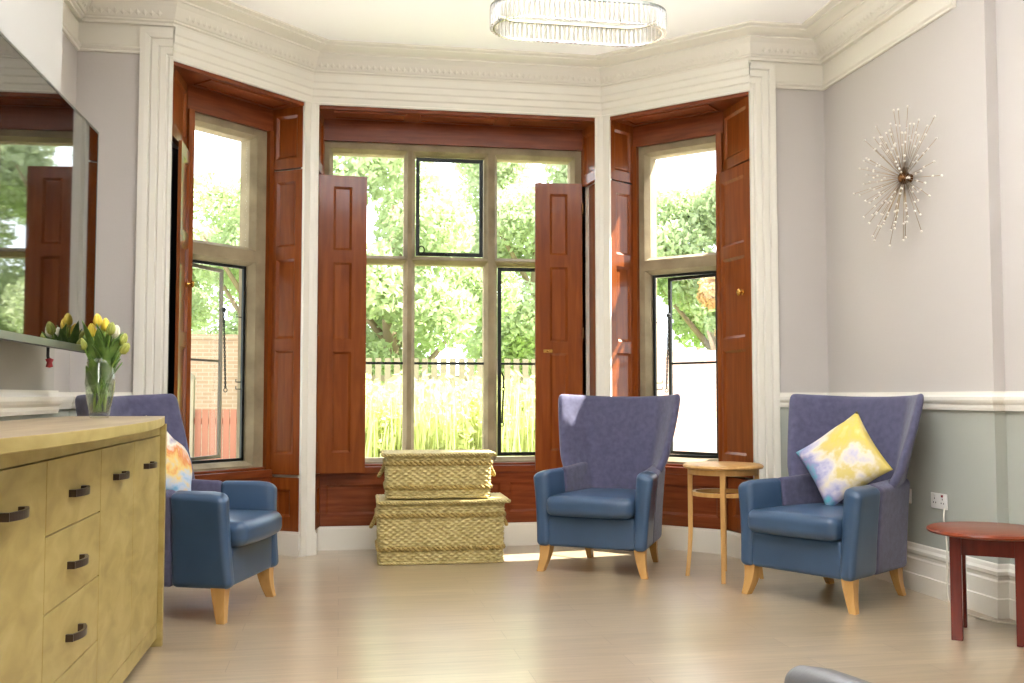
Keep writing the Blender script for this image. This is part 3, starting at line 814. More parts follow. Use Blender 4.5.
# ------------------------------------------------------------------ wicker baskets
def woven_wall(w_, d_, h_, z0, r=.03, taper=.02, pitch=.0165, stake=.026, amp=.011):
    """rounded rectangle tube with real over-and-under weave relief"""
    per = []
    def arc(cx, cy, a0):
        for i in range(5): a = a0 + i / 4 * PI / 2; per.append((cx + r * math.cos(a), cy + r * math.sin(a), math.cos(a), math.sin(a)))
    pts = []
    step = .0055
    hx_, hy_ = w_ / 2, d_ / 2
    def line(x0, y0, x1, y1, nx, ny):
        L_ = math.hypot(x1 - x0, y1 - y0); n = max(2, int(L_ / step))
        for i in range(1, n): per.append((x0 + (x1 - x0) * i / n, y0 + (y1 - y0) * i / n, nx, ny))
    arc(-hx_ + r, -hy_ + r, PI); line(-hx_ + r, -hy_, hx_ - r, -hy_, 0, -1)
    arc(hx_ - r, -hy_ + r, 1.5 * PI); line(hx_, -hy_ + r, hx_, hy_ - r, 1, 0)
    arc(hx_ - r, hy_ - r, 0); line(hx_ - r, hy_, -hx_ + r, hy_, 0, 1)
    arc(-hx_ + r, hy_ - r, PI / 2); line(-hx_, hy_ - r, -hx_, -hy_ + r, -1, 0)
    s = 0; ss = []
    for i, q in enumerate(per):
        if i: s += math.hypot(q[0] - per[i - 1][0], q[1] - per[i - 1][1])
        ss.append(s)
    nz_ = int(h_ / (pitch / 4)); mb = MB(); n = len(per); vs = []
    for j in range(nz_ + 1):
        z = z0 + h_ * j / nz_; row = (z - z0) / pitch; ph = int(row) % 2
        k = 1 - taper * (1 - j / nz_)
        for i, (x, y, nx, ny) in enumerate(per):
            weave = math.sin(2 * PI * ss[i] / (stake * 2) + ph * PI)
            rnd = abs(math.sin(PI * row)) ** .5
            o_ = amp * (.55 * rnd + .6 * weave * rnd) 
            vs.append((x * k + nx * o_, y * k + ny * o_, z))
    fs = [(j * n + i, j * n + (i + 1) % n, (j + 1) * n + (i + 1) % n, (j + 1) * n + i) for j in range(nz_) for i in range(n)]
    fs.append(tuple(range(n - 1, -1, -1)))
    mb.add(vs, fs); return mb, per
def rope(path, R_, r, turns_per_m, strands=2):
    mb = MB(); P_ = [Vector(p) for p in path]; acc = [0]
    for i in range(1, len(P_)): acc.append(acc[-1] + (P_[i] - P_[i - 1]).length)
    for st in range(strands):
        pts = []
        for i, p in enumerate(P_):
            tdir = (P_[min(i + 1, len(P_) - 1)] - P_[max(i - 1, 0)]).normalized()
            a = Z if abs(tdir.z) < .9 else Vector((1, 0, 0))
            u = tdir.cross(a).normalized(); v = tdir.cross(u)
            ph = 2 * PI * (acc[i] * turns_per_m + st / strands)
            pts.append(p + (u * math.cos(ph) + v * math.sin(ph)) * R_)
        mb.tube(pts, r, 6)
    return mb
def resample(pts, d):
    out = [Vector(pts[0])]
    for a, b in zip(pts[:-1], pts[1:]):
        a, b = Vector(a), Vector(b); n = max(1, int((b - a).length / d))
        out += [a.lerp(b, i / n) for i in range(1, n + 1)]
    return out
def basket(loc, rz, w_, d_, h_, lid_w, lid_d, bands, label, lid_off=0):
    t = tag(empty('wicker_hamper', loc, rz), label, 'basket', 'wicker hampers stacked below the window')
    mb, per = woven_wall(w_, d_, h_ - .03, .004)
    mb.build('body', M['wicker'], t, True)
    # lid: woven slab with a thick bound edge
    n1, n2 = int(lid_w / .008), int(lid_d / .008)
    mb = MB()
    def lz(i, j):
        rowi = j * .008 / .013; f = abs(math.sin(PI * rowi)) ** .5
        return .004 * (f * .6 + .5 * f * math.sin(2 * PI * i * .008 / .05 + (int(rowi) % 2) * PI))
    vs = [((-.5 + i / n1) * (lid_w - .02) + lid_off, (-.5 + j / n2) * (lid_d - .02), h_ - .008 + lz(i, j)) for j in range(n2 + 1) for i in range(n1 + 1)]
    mb.add(vs, [(j * (n1 + 1) + i, j * (n1 + 1) + i + 1, (j + 1) * (n1 + 1) + i + 1, (j + 1) * (n1 + 1) + i) for j in range(n2) for i in range(n1)])
    mb.box(-lid_w / 2 + .01 + lid_off, lid_w / 2 - .01 + lid_off, -lid_d / 2 + .01, lid_d / 2 - .01, h_ - .028, h_ - .012)
    lid = mb.build('lid', M['wicker'], t, True, angle=50)
    a, b = lid_w / 2, lid_d / 2
    edge = resample([(-a + lid_off, -b, h_ - .016), (a + lid_off, -b, h_ - .016), (a + lid_off, b, h_ - .016), (-a + lid_off, b, h_ - .016), (-a + lid_off, -b, h_ - .016)], .008)
    rope(edge, .0065, .0075, 24).build('lid_edge', M['wicker'], lid, True)
    for z in bands:
        k = 1 - .02 * (1 - z / h_)
        path = [(x * k + nx * .006, y * k + ny * .006, z) for x, y, nx, ny in per] + [(per[0][0] * k, per[0][1] * k - .0, z)]
        rope(path, .009, .0095, 15).build('rope_band', M['rope'], t, True)
    for zz in (.010,):
        path = [(x * .98 + nx * .004, y * .98 + ny * .004, zz) for x, y, nx, ny in per] + [(per[0][0] * .98, per[0][1] * .98, zz)]
        rope(path, .005, .006, 24).build('foot_border', M['wicker'], t, True)
    for s in (-1, 1):
        pts = [Vector((s * (w_ / 2 + .012 + .036 * math.sin(u * PI)), -.06 * math.cos(u * PI), bands[0] - .01 - .085 * math.sin(u * PI) ** .7)) for u in [i / 40 for i in range(41)]]
        rope(pts, .006, .007, 22).build('handle', M['rope'], t, True)
        MB().tube([(s * (w_ / 2 + .01), -.22 * d_ * k_, h_ - .05) for k_ in (-.12, .12)], .008).build('peg', M['wicker'], t) if False else None
    return t
basket((.682, 7.03, 0), math.radians(-1.2), .84, .44, .43, .875, .49, (.325, .105), 'larger wicker hamper standing on the floor under the smaller one', .015)
basket((.665, 7.035, .434), math.radians(-1.5), .70, .40, .31, .75, .44, (.235, .075), 'smaller wicker hamper stacked on top of the larger one')

# ------------------------------------------------------------------ sideboard
sb = tag(empty('sideboard', (-.80, 0, 0)), 'long pale oak sideboard with dark curved handles under the television', 'sideboard')
Y0, Y1 = 1.82, 4.83
mb = MB()
mb.box(-.40, -.022, Y0 + .03, Y1 - .03, .06, .985)
mb.box(-.022, .0, Y0 + .035, Y1 - .035, .04, .108)
mb.build('carcass', M['oak'], sb)
MB().box(-.41, .022, Y1 - .032, Y1, 0, .995).build('end_panel', M['oak'], sb, bevel=.002)
MB().box(-.41, .022, Y0, Y0 + .032, 0, .995).build('end_panel', M['oak'], sb, bevel=.002)
MB().box(-.022, -.002, Y0 + .035, Y1 - .035, .945, .995).build('top_rail', M['oak'], sb)
MB().box(-.06, -.03, Y1 - .08, Y1 - .033, 0, .06).build('foot', M['oak'], sb)
ns = 40
fr = [(.012 + .125 * (1 - ((y - (Y0 + Y1) / 2) / 1.505) ** 2), y) for y in [Y0 - .01 + (Y1 - Y0 + .02) * i / ns for i in range(ns + 1)]]
poly = fr + [(-.415, Y1 + .01), (-.415, Y0 - .01)]
o = MB().prism(poly, .995, 1.03).build('worktop', M['oak'], sb, bevel=.002)
o.data.materials.append(M['oak_top'])
for f in o.data.polygons:
    if f.normal.z > .9: f.material_index = 1
def pull(y, z, hl=.072):
    y -= .035; z -= .008
    pts = [(.0, y - hl, z), (.012, y - hl, z)]
    mb = MB()
    n = 12; vs = []
    for i in range(n + 1):
        u = -1 + 2 * i / n; x = .018 + .016 * (1 - u * u); yy = y + u * hl
        for dx, dz in ((-.005, -.011), (.005, -.011), (.005, .011), (-.005, .011)): vs.append((x + dx, yy, z + dz))
    mb.add(vs, [(4 * k + i, 4 * k + (i + 1) % 4, 4 * k + 4 + (i + 1) % 4, 4 * k + 4 + i) for k in range(n) for i in range(4)] + [(0, 3, 2, 1), tuple(4 * n + i for i in range(4))])
    for s in (-1, 1): mb.box(-.002, .022, y + s * hl - .007, y + s * hl + .007, z - .011, z + .011)
    return mb
gp = .0022
def front(kind, y0, y1, z0, z1, hy_, hz_):
    d = MB().box(-.02, .0, y0 + gp, y1 - gp, z0 + gp, z1 - gp).build(kind, M['oak'], sb, bevel=.0012)
    pull(hy_, hz_).build('handle', M['handle'], d, bevel=.001)
for y0, y1 in ((4.212, 4.793), (3.65, 4.212), (2.44, 3.0), (1.857, 2.44)):
    front('door', y0, y1, .11, .943, (y0 + y1) / 2 + (.02 if y0 > 3 else .0), .838)
for z0, z1 in ((.73, .943), (.515, .73), (.30, .515), (.11, .30)):
    front('drawer', 3.0, 3.65, z0, z1, 3.35, (z0 + z1) / 2)

# ------------------------------------------------------------------ television
tv = tag(empty('television', (-1.05, 4.60, 0), 0), 'large flat-screen television on the left wall above the sideboard', 'television')
tv.rotation_euler = (0, 0, math.radians(-0.9))
zb, zt_ = 1.305, 2.27
H_ = 1.76
MB().rbox((.04, H_, zt_ - zb), .006, (-.022, -H_ / 2, (zb + zt_) / 2), n=1, k=2).build('casing', M['black'], tv, True, angle=40)
bz = MB(); a = .010
bz.box(-.004, .002, -H_, 0, zb, zb + .026).box(-.004, .002, -H_, 0, zt_ - a, zt_).box(-.004, .002, -a * .6, 0, zb, zt_).box(-.004, .002, -H_, -H_ + a, zb, zt_)
bz.build('bezel', M['bezel'], tv)
MB().box(-.004, .0005, -H_ + a, -a * .6, zb + .026, zt_ - a).build('screen', M['screen'], tv)
MB().box(-.155, -.04, -H_ / 2 - .2, -H_ / 2 + .2, 1.6, 1.95).build('wall_bracket', M['black'], tv)
MB().tube([(-.06, -.44, zb + .02), (-.06, -.44, zb - .03), (-.055, -.435, zb - .06)], .006, 8).build('cable', M['black'], tv, True)
MB().lathe([(.001, -.02), (.014, -.016), (.010, 0), (.016, .012), (.001, .02)], 12, (-.055, -.435, zb - .055)).build('cable_plug', M['red'], tv, True)

# ------------------------------------------------------------------ vase of tulips
VX, VY, VZ = -.985, 4.44, 1.03
vs_ = tag(empty('vase', (VX, VY, VZ)), 'clear glass vase on the sideboard holding the tulips', 'vase')
vp = [(.001, .0), (.036, .0), (.040, .012), (.046, .05), (.056, .10), (.061, .145), (.058, .19), (.051, .225), (.053, .245)]
vi = [(.050, .245), (.048, .225), (.055, .19), (.058, .145), (.053, .10), (.043, .05), (.034, .02), (.001, .018)]
M['vase'] = glass_mat('vase_glass', (.95, .98, .94), .06, .5)
MB().lathe(vp + vi, 36).build('bowl', M['vase'], vs_, True)
M['water'] = glass_mat('vase_water', (.90, .96, .78), .03, .25)
MB().lathe([(.001, .021), (.033, .022), (.042, .05), (.052, .10), (.057, .145), (.0555, .165), (.001, .165)], 36).build('water', M['water'], vs_, True)
M['stem'] = mat('tulip_green', (104, 140, 48), .5, noise=(14, (142, 170, 70), 2, (1, 1, 1)))
M['leafg'] = mat('tulip_leaf', (84, 120, 50), .5, noise=(10, (120, 150, 70), 2, (1, 1, 3)))
M['ty'] = mat('yellow_petal', (236, 206, 70), .5); M['tw'] = mat('white_petal', (238, 232, 206), .5); M['tg'] = mat('green_yellow_bud', (170, 176, 84), .5)
GT = 'tulips in the glass vase'
rnd = random.Random(5)
spec = [(-.030, -.01, .335, 'ty'), (-.008, -.025, .375, 'ty'), (.012, .01, .36, 'ty'), (.055, -.02, .33, 'tw'), (.035, .02, .32, 'tw'), (-.05, .015, .31, 'tg'), (.0, .03, .33, 'tg'), (.075, .0, .30, 'tg'), (.045, -.045, .34, 'tg'), (-.02, .045, .30, 'ty'), (.06, .04, .27, 'tg'), (-.055, -.03, .28, 'tg'), (.085, -.03, .265, 'tg')]
names = {'ty': 'yellow tulip among green leaves in the glass vase', 'tw': 'white tulip at the right of the vase', 'tg': 'green half-closed tulip bud in the glass vase'}
for i, (dx, dy, hh, kd) in enumerate(spec):
    tl = tag(empty('tulip', (VX, VY, VZ)), names[kd], 'flower', 'yellow tulips in the vase' if kd == 'ty' else ('white tulips in the vase' if kd == 'tw' else 'green tulip buds in the vase'))
    a = rnd.random() * 6.28; b0 = Vector((.022 * math.cos(a), .022 * math.sin(a), .026)); m_ = Vector((dx * .45, dy * .45, .22)); top = Vector((dx, dy, hh))
    bz_ = [b0 * (1 - u) ** 2 + m_ * 2 * u * (1 - u) + top * u * u for u in [k / 10 for k in range(11)]]
    MB().tube(bz_, .0034, 8).build('stem', M['stem'], tl, True)
    ax = (bz_[-1] - bz_[-3]).normalized()
    mb = MB(); rot = ax.to_track_quat('Z', 'X').to_matrix()
    for ly in range(2):
        for k in range(3):
            th = k * 2 * PI / 3 + ly * PI / 3
            pr = [(.003, 0, .003), (.017, .012, .010), (.019, .028, .012), (.014, .046, .008), (.004, .058, .001)]
            vsx = []
            for r_, z_, hwid in pr:
                for s_ in (-1, 0, 1):
                    aa = th + s_ * hwid * 1.0 / max(r_, .006) * .95
                    rr_ = r_ * (1.0 if ly else .9)
                    vsx.append(top + rot @ Vector((rr_ * math.cos(aa), rr_ * math.sin(aa), z_)))
            mb.add(vsx, [(3 * q + e, 3 * q + e + 1, 3 * q + e + 4, 3 * q + e + 3) for q in range(4) for e in range(2)])
    o = mb.build('bloom', M[kd], tl, True)
    sm = o.modifiers.new('solid', 'SOLIDIFY'); sm.thickness = .0015
    for lv in range(5):
        la = rnd.random() * 6.28; st_ = bz_[2 + lv]; ln = .13 + rnd.random() * .07
        vsx = []; n = 8
        for q in range(n + 1):
            u = q / n; cc = st_ + Vector((math.cos(la) * .07 * u ** 1.4, math.sin(la) * .07 * u ** 1.4, ln * u * (1 - .12 * u)))
            wv = .018 * math.sin(PI * min(1, u * .92 + .08)) ** .8; tg = Vector((-math.sin(la), math.cos(la), 0))
            vsx += [cc - tg * wv, cc + Vector((math.cos(la), math.sin(la), 0)) * -.004, cc + tg * wv]
        o = MB().add(vsx, [(3 * q + e, 3 * q + e + 1, 3 * q + e + 4, 3 * q + e + 3) for q in range(n) for e in range(2)]).build('leaf', M['leafg'], tl, True)
        sm = o.modifiers.new('solid', 'SOLIDIFY'); sm.thickness = .0012

# ------------------------------------------------------------------ starburst wall sculpture
stb = tag(empty('wall_sculpture', (XR - .045, 5.44, 2.405)), 'metal starburst wall sculpture with pearly beads on the right wall', 'wall decoration')
MB().ball((0, 0, 0), .036, 16, 10).build('hub', M['bronze'], stb, True)
MB().lathe([(.024, -.0), (.024, .045)], 16).build('wall_plate', M['bronze'], stb).rotation_euler = (0, PI / 2, 0)
rod0 = MB().tube([(0, 0, .02), (0, 0, 1.0)], .0016, 6).build('rod', M['rod'], stb, True)
rod0m = rod0.data; bpy.data.objects.remove(rod0)
bead = MB().ball((0, 0, 0), .0072, 10, 6).build('bead', M['pearl']); beadm = bead.data; bpy.data.objects.remove(bead)
rnd = random.Random(11)
NR = 78
for i in range(NR):
    # hemisphere towards the room (-x)
    u = (i + .5) / NR; xx = -(u ** 1.0) * .92 + .06; ph = i * 2.39996
    rr_ = math.sqrt(max(0, 1 - xx * xx))
    d = Vector((xx * .55, rr_ * math.cos(ph), rr_ * math.sin(ph)))
    ln = (.30 + .13 * rnd.random()) * (1 if rr_ > .6 else .8)
    q = d.normalized().to_track_quat('Z', 'Y')
    ro = bpy.data.objects.new('rod', rod0m); COL.objects.link(ro); ro.parent = stb
    ro.rotation_euler = q.to_euler(); L_ = ln * d.length if d.length < 1 else ln; ro.scale = (1, 1, L_)
    for fr_ in (1.0, .62 + .2 * rnd.random()):
        be = bpy.data.objects.new('bead', beadm); COL.objects.link(be); be.parent = ro
        be.location = (0, 0, fr_); be.scale = (1, 1, 1 / L_)

# ------------------------------------------------------------------ chandelier
chd = tag(empty('chandelier', (1.24, 5.18, 3.062)), 'oval ring chandelier of clear crystal prisms hanging below the ceiling', 'chandelier')
def oval(a, b, n, z=0):
    """stadium: straight sides and round ends"""
    pts = []; s = a - b; per = 4 * s + 2 * PI * b
    for i in range(n):
        q = per * i / n
        if q < 2 * s: pts.append((-s + q, -b, z, 0, -1))
        elif q < 2 * s + PI * b: t_ = (q - 2 * s) / b - PI / 2; pts.append((s + b * math.cos(t_), b * math.sin(t_), z, math.cos(t_), math.sin(t_)))
        elif q < 4 * s + PI * b: pts.append((s - (q - 2 * s - PI * b), b, z, 0, 1))
        else: t_ = (q - 4 * s - PI * b) / b + PI / 2; pts.append((-s + b * math.cos(t_), b * math.sin(t_), z, math.cos(t_), math.sin(t_)))
    return pts
def ring(a, b, w_, z0, z1, mname, nm, par):
    n = 96; P1 = oval(a, b, n); mb = MB(); vs = []
    for x, y, _, nx, ny in P1: vs += [(x, y, z0), (x - nx * w_, y - ny * w_, z0), (x - nx * w_, y - ny * w_, z1), (x, y, z1)]
    mb.add(vs, [(4 * i + k, 4 * i + (k + 1) % 4, 4 * ((i + 1) % n) + (k + 1) % 4, 4 * ((i + 1) % n) + k) for i in range(n) for k in range(4)])
    return mb.build(nm, M[mname] if isinstance(mname, str) else mname, par, True, angle=40)
M['crystal'] = glass_mat('crystal', (.74, .72, .66), .12, .9)
M['led'] = mat('warm_led_strip', (255, 240, 214), .5, emit=((255, 236, 205), .55))
ring(.478, .188, .022, .103, .116, 'bezel', 'upper_ring', chd)
ring(.462, .172, .008, .0, .008, 'chrome', 'lower_ring', chd)
ring(.458, .168, .014, .100, .104, M['led'], 'light_strip', chd)
pm = None
for i, (x, y, z, nx, ny) in enumerate(oval(.474, .184, 88)):
    if pm is None:
        mb = MB(); w_ = .0105
        mb.prism([(-w_, 0), (-w_ * .6, -.006), (w_ * .6, -.006), (w_, 0), (w_ * .6, .006), (-w_ * .6, .006)], 0, .10)
        mb.v = [(a * (.75 if c < .01 else 1), b, c) for a, b, c in mb.v]
        o = mb.build('crystal_prism', M['crystal'], chd); pm = o.data
    else:
        o = bpy.data.objects.new('crystal_prism', pm); COL.objects.link(o); o.parent = chd
    o.location = (x, y, .003); o.rotation_euler = (0, 0, math.atan2(ny, nx) + PI / 2)
for sx in (-.3, .3):
    for sy in (-1, 1): MB().tube([(sx, sy * .17, .12), (sx * .8, sy * .02, ZC - 3.062 - .03)], .0012, 6).build('suspension_wire', M['chrome'], chd)
MB().box(-.27, .27, -.04, .04, ZC - 3.062 - .035, ZC - 3.062 - .001).build('ceiling_plate', M['chrome'], chd, bevel=.004)
lamp('chandelier_light', 'AREA', (1.235, 5.18, 3.24), 2, (1.0, .88, .70), .8, .25, aim=(0, 0, 1))

# ------------------------------------------------------------------ sockets and cable on the right wall
def socket(y0, y1, label, dbl):
    t = tag(empty('wall_socket', (XR, (y0 + y1) / 2, .535)), label, 'wall socket'); hw = (y1 - y0) / 2
    MB().rbox((.009, y1 - y0, .086), .003, (-.0045, 0, 0), n=1, k=2).build('plate', M['white'], t, True, angle=40)
    mb = MB()
    for k in ((-1, 1) if dbl else (0,)):
        c = k * hw * .5
        for dy, dz in ((0, .012), (-.011, -.010), (.011, -.010)): mb.box(-.0098, -.0088, c + dy - .003, c + dy + .003, dz - .004, dz + .004)
    mb.build('pin_holes', M['black'], t)
    for k in ((-1, 1) if dbl else (1,)): MB().box(-.014, -.009, k * hw * .5 - .006 - .0, k * hw * .5 + .006, .024, .036).build('rocker_switch', M['red'] if dbl and k < 0 else M['white'], t)
    return t
socket(5.50, 5.585, 'small white socket plate on the right wall beside the armchair back', False)
socket(5.145, 5.295, 'white double socket plate with a red switch above the dark red table', True)
M['cable'] = mat('cream_cable', (226, 220, 204), .5)
pts = [(XR - .012, 5.16, .50), (XR - .03, 5.14, .44), (XR - .028, 5.12, .3), (XR - .045, 5.10, .12), (XR - .05, 5.08, .012), (XR - .07, 4.98, .006), (XR - .13, 4.80, .006), (XR - .10, 4.62, .006), (XR - .02, 4.5, .006), (XR + .0, 4.3, .006), (XR - .03, 4.0, .006)]
P_ = [Vector(p) for p in pts]; sm_ = []
for i in range(len(P_) - 1):
    p0, p1, p2, p3 = P_[max(i - 1, 0)], P_[i], P_[i + 1], P_[min(i + 2, len(P_) - 1)]
    for k in range(6):
        u = k / 6; sm_.append(.5 * ((2 * p1) + (-p0 + p2) * u + (2 * p0 - 5 * p1 + 4 * p2 - p3) * u * u + (-p0 + 3 * p1 - 3 * p2 + p3) * u ** 3))
tag(MB().tube(sm_, .004, 8).build('power_cable', M['cable'], smooth=True), 'cream power cable trailing from the wall socket along the skirting', 'cable')

# ------------------------------------------------------------------ outside
GZ = -.35
M['lawn'] = mat('lawn', (120, 150, 66), .9, noise=(3, (150, 176, 84), 5, (1, 1, 1)))
M['gravel'] = mat('pale_gravel', (206, 200, 190), .9, noise=(20, (226, 220, 210), 5, (1, 1, 1)))
tag(MB().box(-30, 50, 7.9, 60, GZ - .1, GZ).build('ground', M['lawn']), kind='structure')
tag(MB().box(-12, -.8, 7.95, 20, GZ, GZ + .01).build('driveway', M['gravel']), kind='structure')
tag(MB().box(3.0, 16, 7.95, 15, GZ, GZ + .01).build('terrace', M['gravel']), kind='structure')
def leaf_mat(name, c, c2, tr=.45):
    m = bpy.data.materials.new(name); m.use_nodes = True
    nt = m.node_tree; N = nt.nodes; Lk = nt.links; N.remove(N['Principled BSDF'])
    d = N.new('ShaderNodeBsdfDiffuse'); t_ = N.new('ShaderNodeBsdfTranslucent'); mx = N.new('ShaderNodeMixShader'); mx.inputs[0].default_value = tr
    tc = N.new('ShaderNodeTexCoord'); nz = N.new('ShaderNodeTexNoise'); nz.inputs['Scale'].default_value = 1.3; nz.inputs['Detail'].default_value = 4
    rp = N.new('ShaderNodeValToRGB'); rp.color_ramp.elements[0].position = .35; rp.color_ramp.elements[1].position = .65
    rp.color_ramp.elements[0].color = lin(c); rp.color_ramp.elements[1].color = lin(c2)
    Lk.new(tc.outputs['Object'], nz.inputs['Vector']); Lk.new(nz.outputs['Fac'], rp.inputs[0])
    Lk.new(rp.outputs[0], d.inputs[0]); Lk.new(rp.outputs[0], t_.inputs[0])
    Lk.new(d.outputs[0], mx.inputs[1]); Lk.new(t_.outputs[0], mx.inputs[2]); Lk.new(mx.outputs[0], N['Material Output'].inputs[0])
    return m
M['l1'] = leaf_mat('tree_leaves_mid', (160, 176, 128), (192, 204, 162))
M['l2'] = leaf_mat('tree_leaves_pale', (174, 186, 144), (202, 210, 176))
M['l3'] = leaf_mat('border_leaves_lime', (184, 192, 122), (208, 212, 156))
M['l4'] = leaf_mat('tree_leaves_copper', (196, 160, 112), (214, 186, 140))
M['bark'] = mat('bark', (150, 132, 108), .9, noise=(12, (140, 120, 96), 4, (1, 1, .2)))
def leaves(centres, n, size, seed):
    rg = np.random.default_rng(seed); C = np.array(centres)     # x,y,z,rx,ry,rz
    k = rg.integers(0, len(C), n); c = C[k]
    v = rg.normal(size=(n, 3)); v /= np.linalg.norm(v, axis=1)[:, None]; v *= rg.random(n)[:, None] ** (.45)
    p = c[:, :3] + v * c[:, 3:6]
    a = rg.normal(size=(n, 3)); a /= np.linalg.norm(a, axis=1)[:, None]; b = np.cross(a, rg.normal(size=(n, 3))); b /= np.linalg.norm(b, axis=1)[:, None]
    s = size * (.6 + .8 * rg.random(n))[:, None]
    q = np.stack([p - a * s, p + b * s * .5, p + a * s, p - b * s * .5], 1).reshape(-1, 3)
    return q
def leafy(name, q, m, parent=None):
    me = bpy.data.meshes.new(name); n = len(q) // 4
    me.vertices.add(len(q)); me.vertices.foreach_set('co', q.astype(np.float32).ravel())
    me.loops.add(len(q)); me.loops.foreach_set('vertex_index', np.arange(len(q), dtype=np.int32))
    me.polygons.add(n); me.polygons.foreach_set('loop_start', np.arange(0, len(q), 4, dtype=np.int32)); me.polygons.foreach_set('loop_total', np.full(n, 4, dtype=np.int32))
    me.update(); me.validate(); me.materials.append(m)
    o = bpy.data.objects.new(name, me); COL.objects.link(o)
    if parent: o.parent = parent
    return o
def tree(x, y, h, r, n, size, m, label, seed, low=.25):
    t_ = tag(empty('tree', (x, y, GZ)), label, 'tree', 'trees beyond the garden')
    rg = random.Random(seed); cs = []
    for i in range(22):
        a = rg.random() * 6.28; rr2 = r * rg.random() ** .5 * .8; zz = h * (low + (.95 - low) * rg.random())
        k = 1 - .5 * abs((zz / h - .55) / .5); cs.append((rr2 * k * math.cos(a), rr2 * k * math.sin(a), zz, r * .36, r * .36, r * .28))
    leafy('crown', leaves(cs, n, size, seed), m, t_)
    mb = MB().tube([(0, 0, 0), (.05, .02, h * .25), (-.05, .05, h * .5), (.05, 0, h * .8)], [.22, .17, .12, .04], 10)
    for i in range(5):
        a = i * 1.25; mb.tube([(0, 0, h * (.22 + .08 * i)), (math.cos(a) * r * .35, math.sin(a) * r * .35, h * (.36 + .08 * i)), (math.cos(a) * r * .6, math.sin(a) * r * .6, h * (.48 + .07 * i))], [.08, .05, .02], 7)
    mb.build('trunk', M['bark'], t_, True)
tree(.9, 18.5, 6.2, 2.3, 34000, .075, M['l1'], 'broad green tree straight beyond the left half of the middle window', 1)
tree(4.6, 23.5, 8.2, 2.8, 44000, .075, M['l2'], 'pale green tree beyond the right half of the middle window', 2)
tree(7.2, 18.6, 5.8, 1.9, 30000, .07, M['l1'], 'green tree seen through the right-hand window', 3)
tree(6.35, 16.2, 3.7, .75, 14000, .07, M['l4'], 'coppery small tree at the edge of the right-hand window', 4)
tree(-1.9, 23.5, 7.2, 2.2, 24000, .07, M['l1'], 'low green tree seen through the open casement at left', 5)
tree(-3.9, 26.5, 6.0, 2.0, 24000, .075, M['l2'], 'pale tree beyond the brick wall at the far left', 6)
# tall border plants below the middle window (nobody could count them)
rg = np.random.default_rng(3); cs = []
for i in range(240):
    x = rg.uniform(-.75, 2.8); y = rg.uniform(9.6, 13.0); top = 1.22 + .25 * rg.random() - (.12 if y < 10.5 else 0)
    cs.append((x, y, (top + GZ) / 2, .14, .14, (top - GZ) / 2))
qa = leaves(cs, 52000, .05, 8)
# reedy upright blades between the leaves
nb = 9000; bx_ = rg.uniform(-.75, 2.8, nb); by_ = rg.uniform(9.5, 13.0, nb); bh = rg.uniform(.7, 1.65, nb); bl = rg.normal(0, .12, (nb, 2)); ba = rg.uniform(0, PI, nb)
wv = np.stack([np.cos(ba), np.sin(ba), 0 * ba], 1) * .010; p0 = np.stack([bx_, by_, 0 * bx_ + GZ], 1); p1 = np.stack([bx_ + bl[:, 0], by_ + bl[:, 1], GZ + bh], 1); pm_ = p0 * .4 + p1 * .6
qa = np.concatenate([qa, np.stack([p0 - wv, p0 + wv, pm_ + wv, pm_ - wv], 1).reshape(-1, 3), np.stack([pm_ - wv, pm_ + wv, p1 + wv * .2, p1 - wv * .2], 1).reshape(-1, 3)])
tag(leafy('border_plants', qa, M['l3']), 'mass of tall lime-green border plants outside the middle window', 'plants', kind='stuff')
# low picket fence behind the border
fn = tag(empty('garden_fence', (0, 15.5, GZ)), 'pale picket fence behind the lime-green border', 'fence')
mb = MB()
M['fence'] = mat('pale_fence_timber', (140, 128, 106), .8)
for i in range(38):
    x = -.9 + i * .142; mb.box(x, x + .09, -.015, .015, .1, 2.05)
for z_ in (.5, 1.7): mb.box(-.9, 4.5, .015, .05, z_, z_ + .09)
mb.build('pickets', M['fence'], fn)
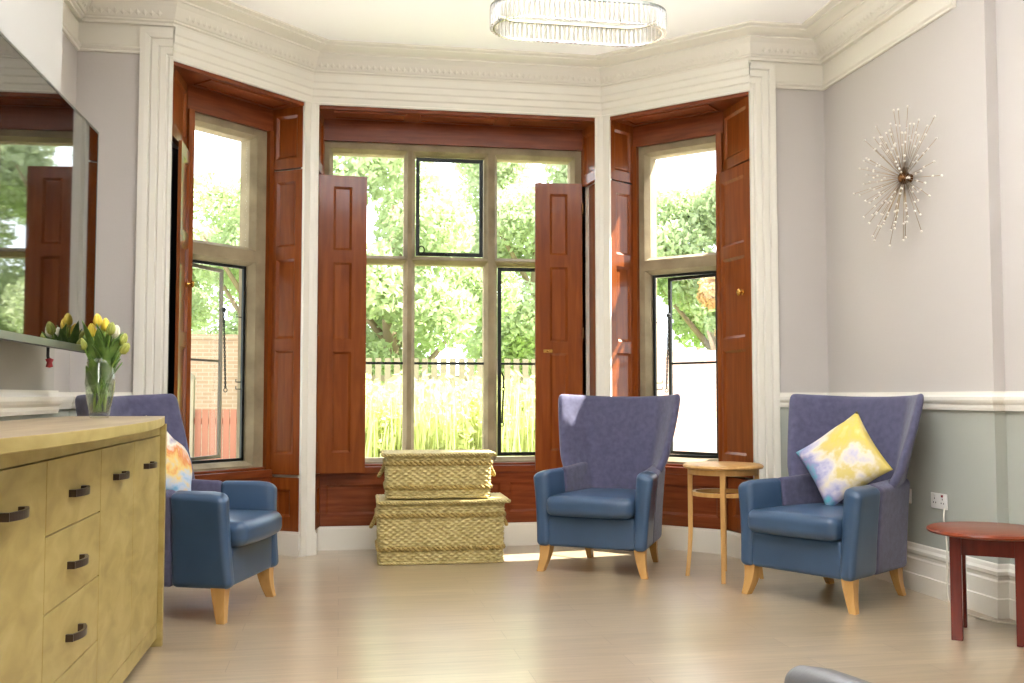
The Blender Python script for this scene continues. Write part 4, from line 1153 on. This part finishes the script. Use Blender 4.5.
# brick garden wall to the right, brick boundary wall and red gate to the left
M['brick'] = mat('pink_brick', (196, 150, 128), .9)
def brickify(m, c1, c2, mo):
    nt = m.node_tree; N = nt.nodes; p = N['Principled BSDF']; tc = N.new('ShaderNodeTexCoord'); br = N.new('ShaderNodeTexBrick')
    mp = N.new('ShaderNodeMapping'); mp.inputs['Rotation'].default_value = (PI / 2, 0, 0)
    br.inputs['Scale'].default_value = 1; br.inputs['Brick Width'].default_value = .225; br.inputs['Row Height'].default_value = .075; br.inputs['Mortar Size'].default_value = .008
    br.inputs['Color1'].default_value = lin(c1); br.inputs['Color2'].default_value = lin(c2); br.inputs['Mortar'].default_value = lin(mo)
    nt.links.new(tc.outputs['Object'], mp.inputs[0]); nt.links.new(mp.outputs[0], br.inputs['Vector']); nt.links.new(br.outputs['Color'], p.inputs['Base Color'])
brickify(M['brick'], (202, 168, 152), (194, 158, 142), (208, 188, 174))
tag(MB().box(4.1, 14, 13.0, 13.3, GZ, 1.66).box(4.05, 14, 12.96, 13.34, 1.66, 1.74).build('garden_wall', M['brick']), 'low pink brick garden wall seen through the right-hand window', 'wall')
M['brick2'] = mat('brown_brick', (150, 120, 96), .9); brickify(M['brick2'], (162, 138, 112), (154, 128, 102), (172, 154, 134))
tag(MB().box(-12, -1.2, 20.0, 20.3, GZ, 2.2).box(-12.05, -1.15, 19.96, 20.34, 2.2, 2.3).build('boundary_wall', M['brick2']), 'brown brick boundary wall beyond the drive at the far left', 'wall')
gt = tag(empty('garden_gate', (-1.78, 17.7, GZ)), 'red timber gate between pale posts seen through the left casement', 'gate')
M['gate'] = mat('red_gate_timber', (146, 92, 70), .7)
mb = MB()
for i in range(11): mb.box(-.62 + i * .115, -.62 + i * .115 + .10, -.02, .02, .1, 1.25 - .0)
for z_ in (.25, 1.0): mb.box(-.64, .64, .02, .05, z_, z_ + .1)
mb.build('boards', M['gate'], gt)
for s in (-1, 1): MB().box(s * .74 - .1, s * .74 + .1, -.1, .1, 0, 1.75).lathe([(.001, 1.90), (.10, 1.82), (.13, 1.75)], 12, (s * .74, 0, 0)).build('gate_post', M['fence'], gt)
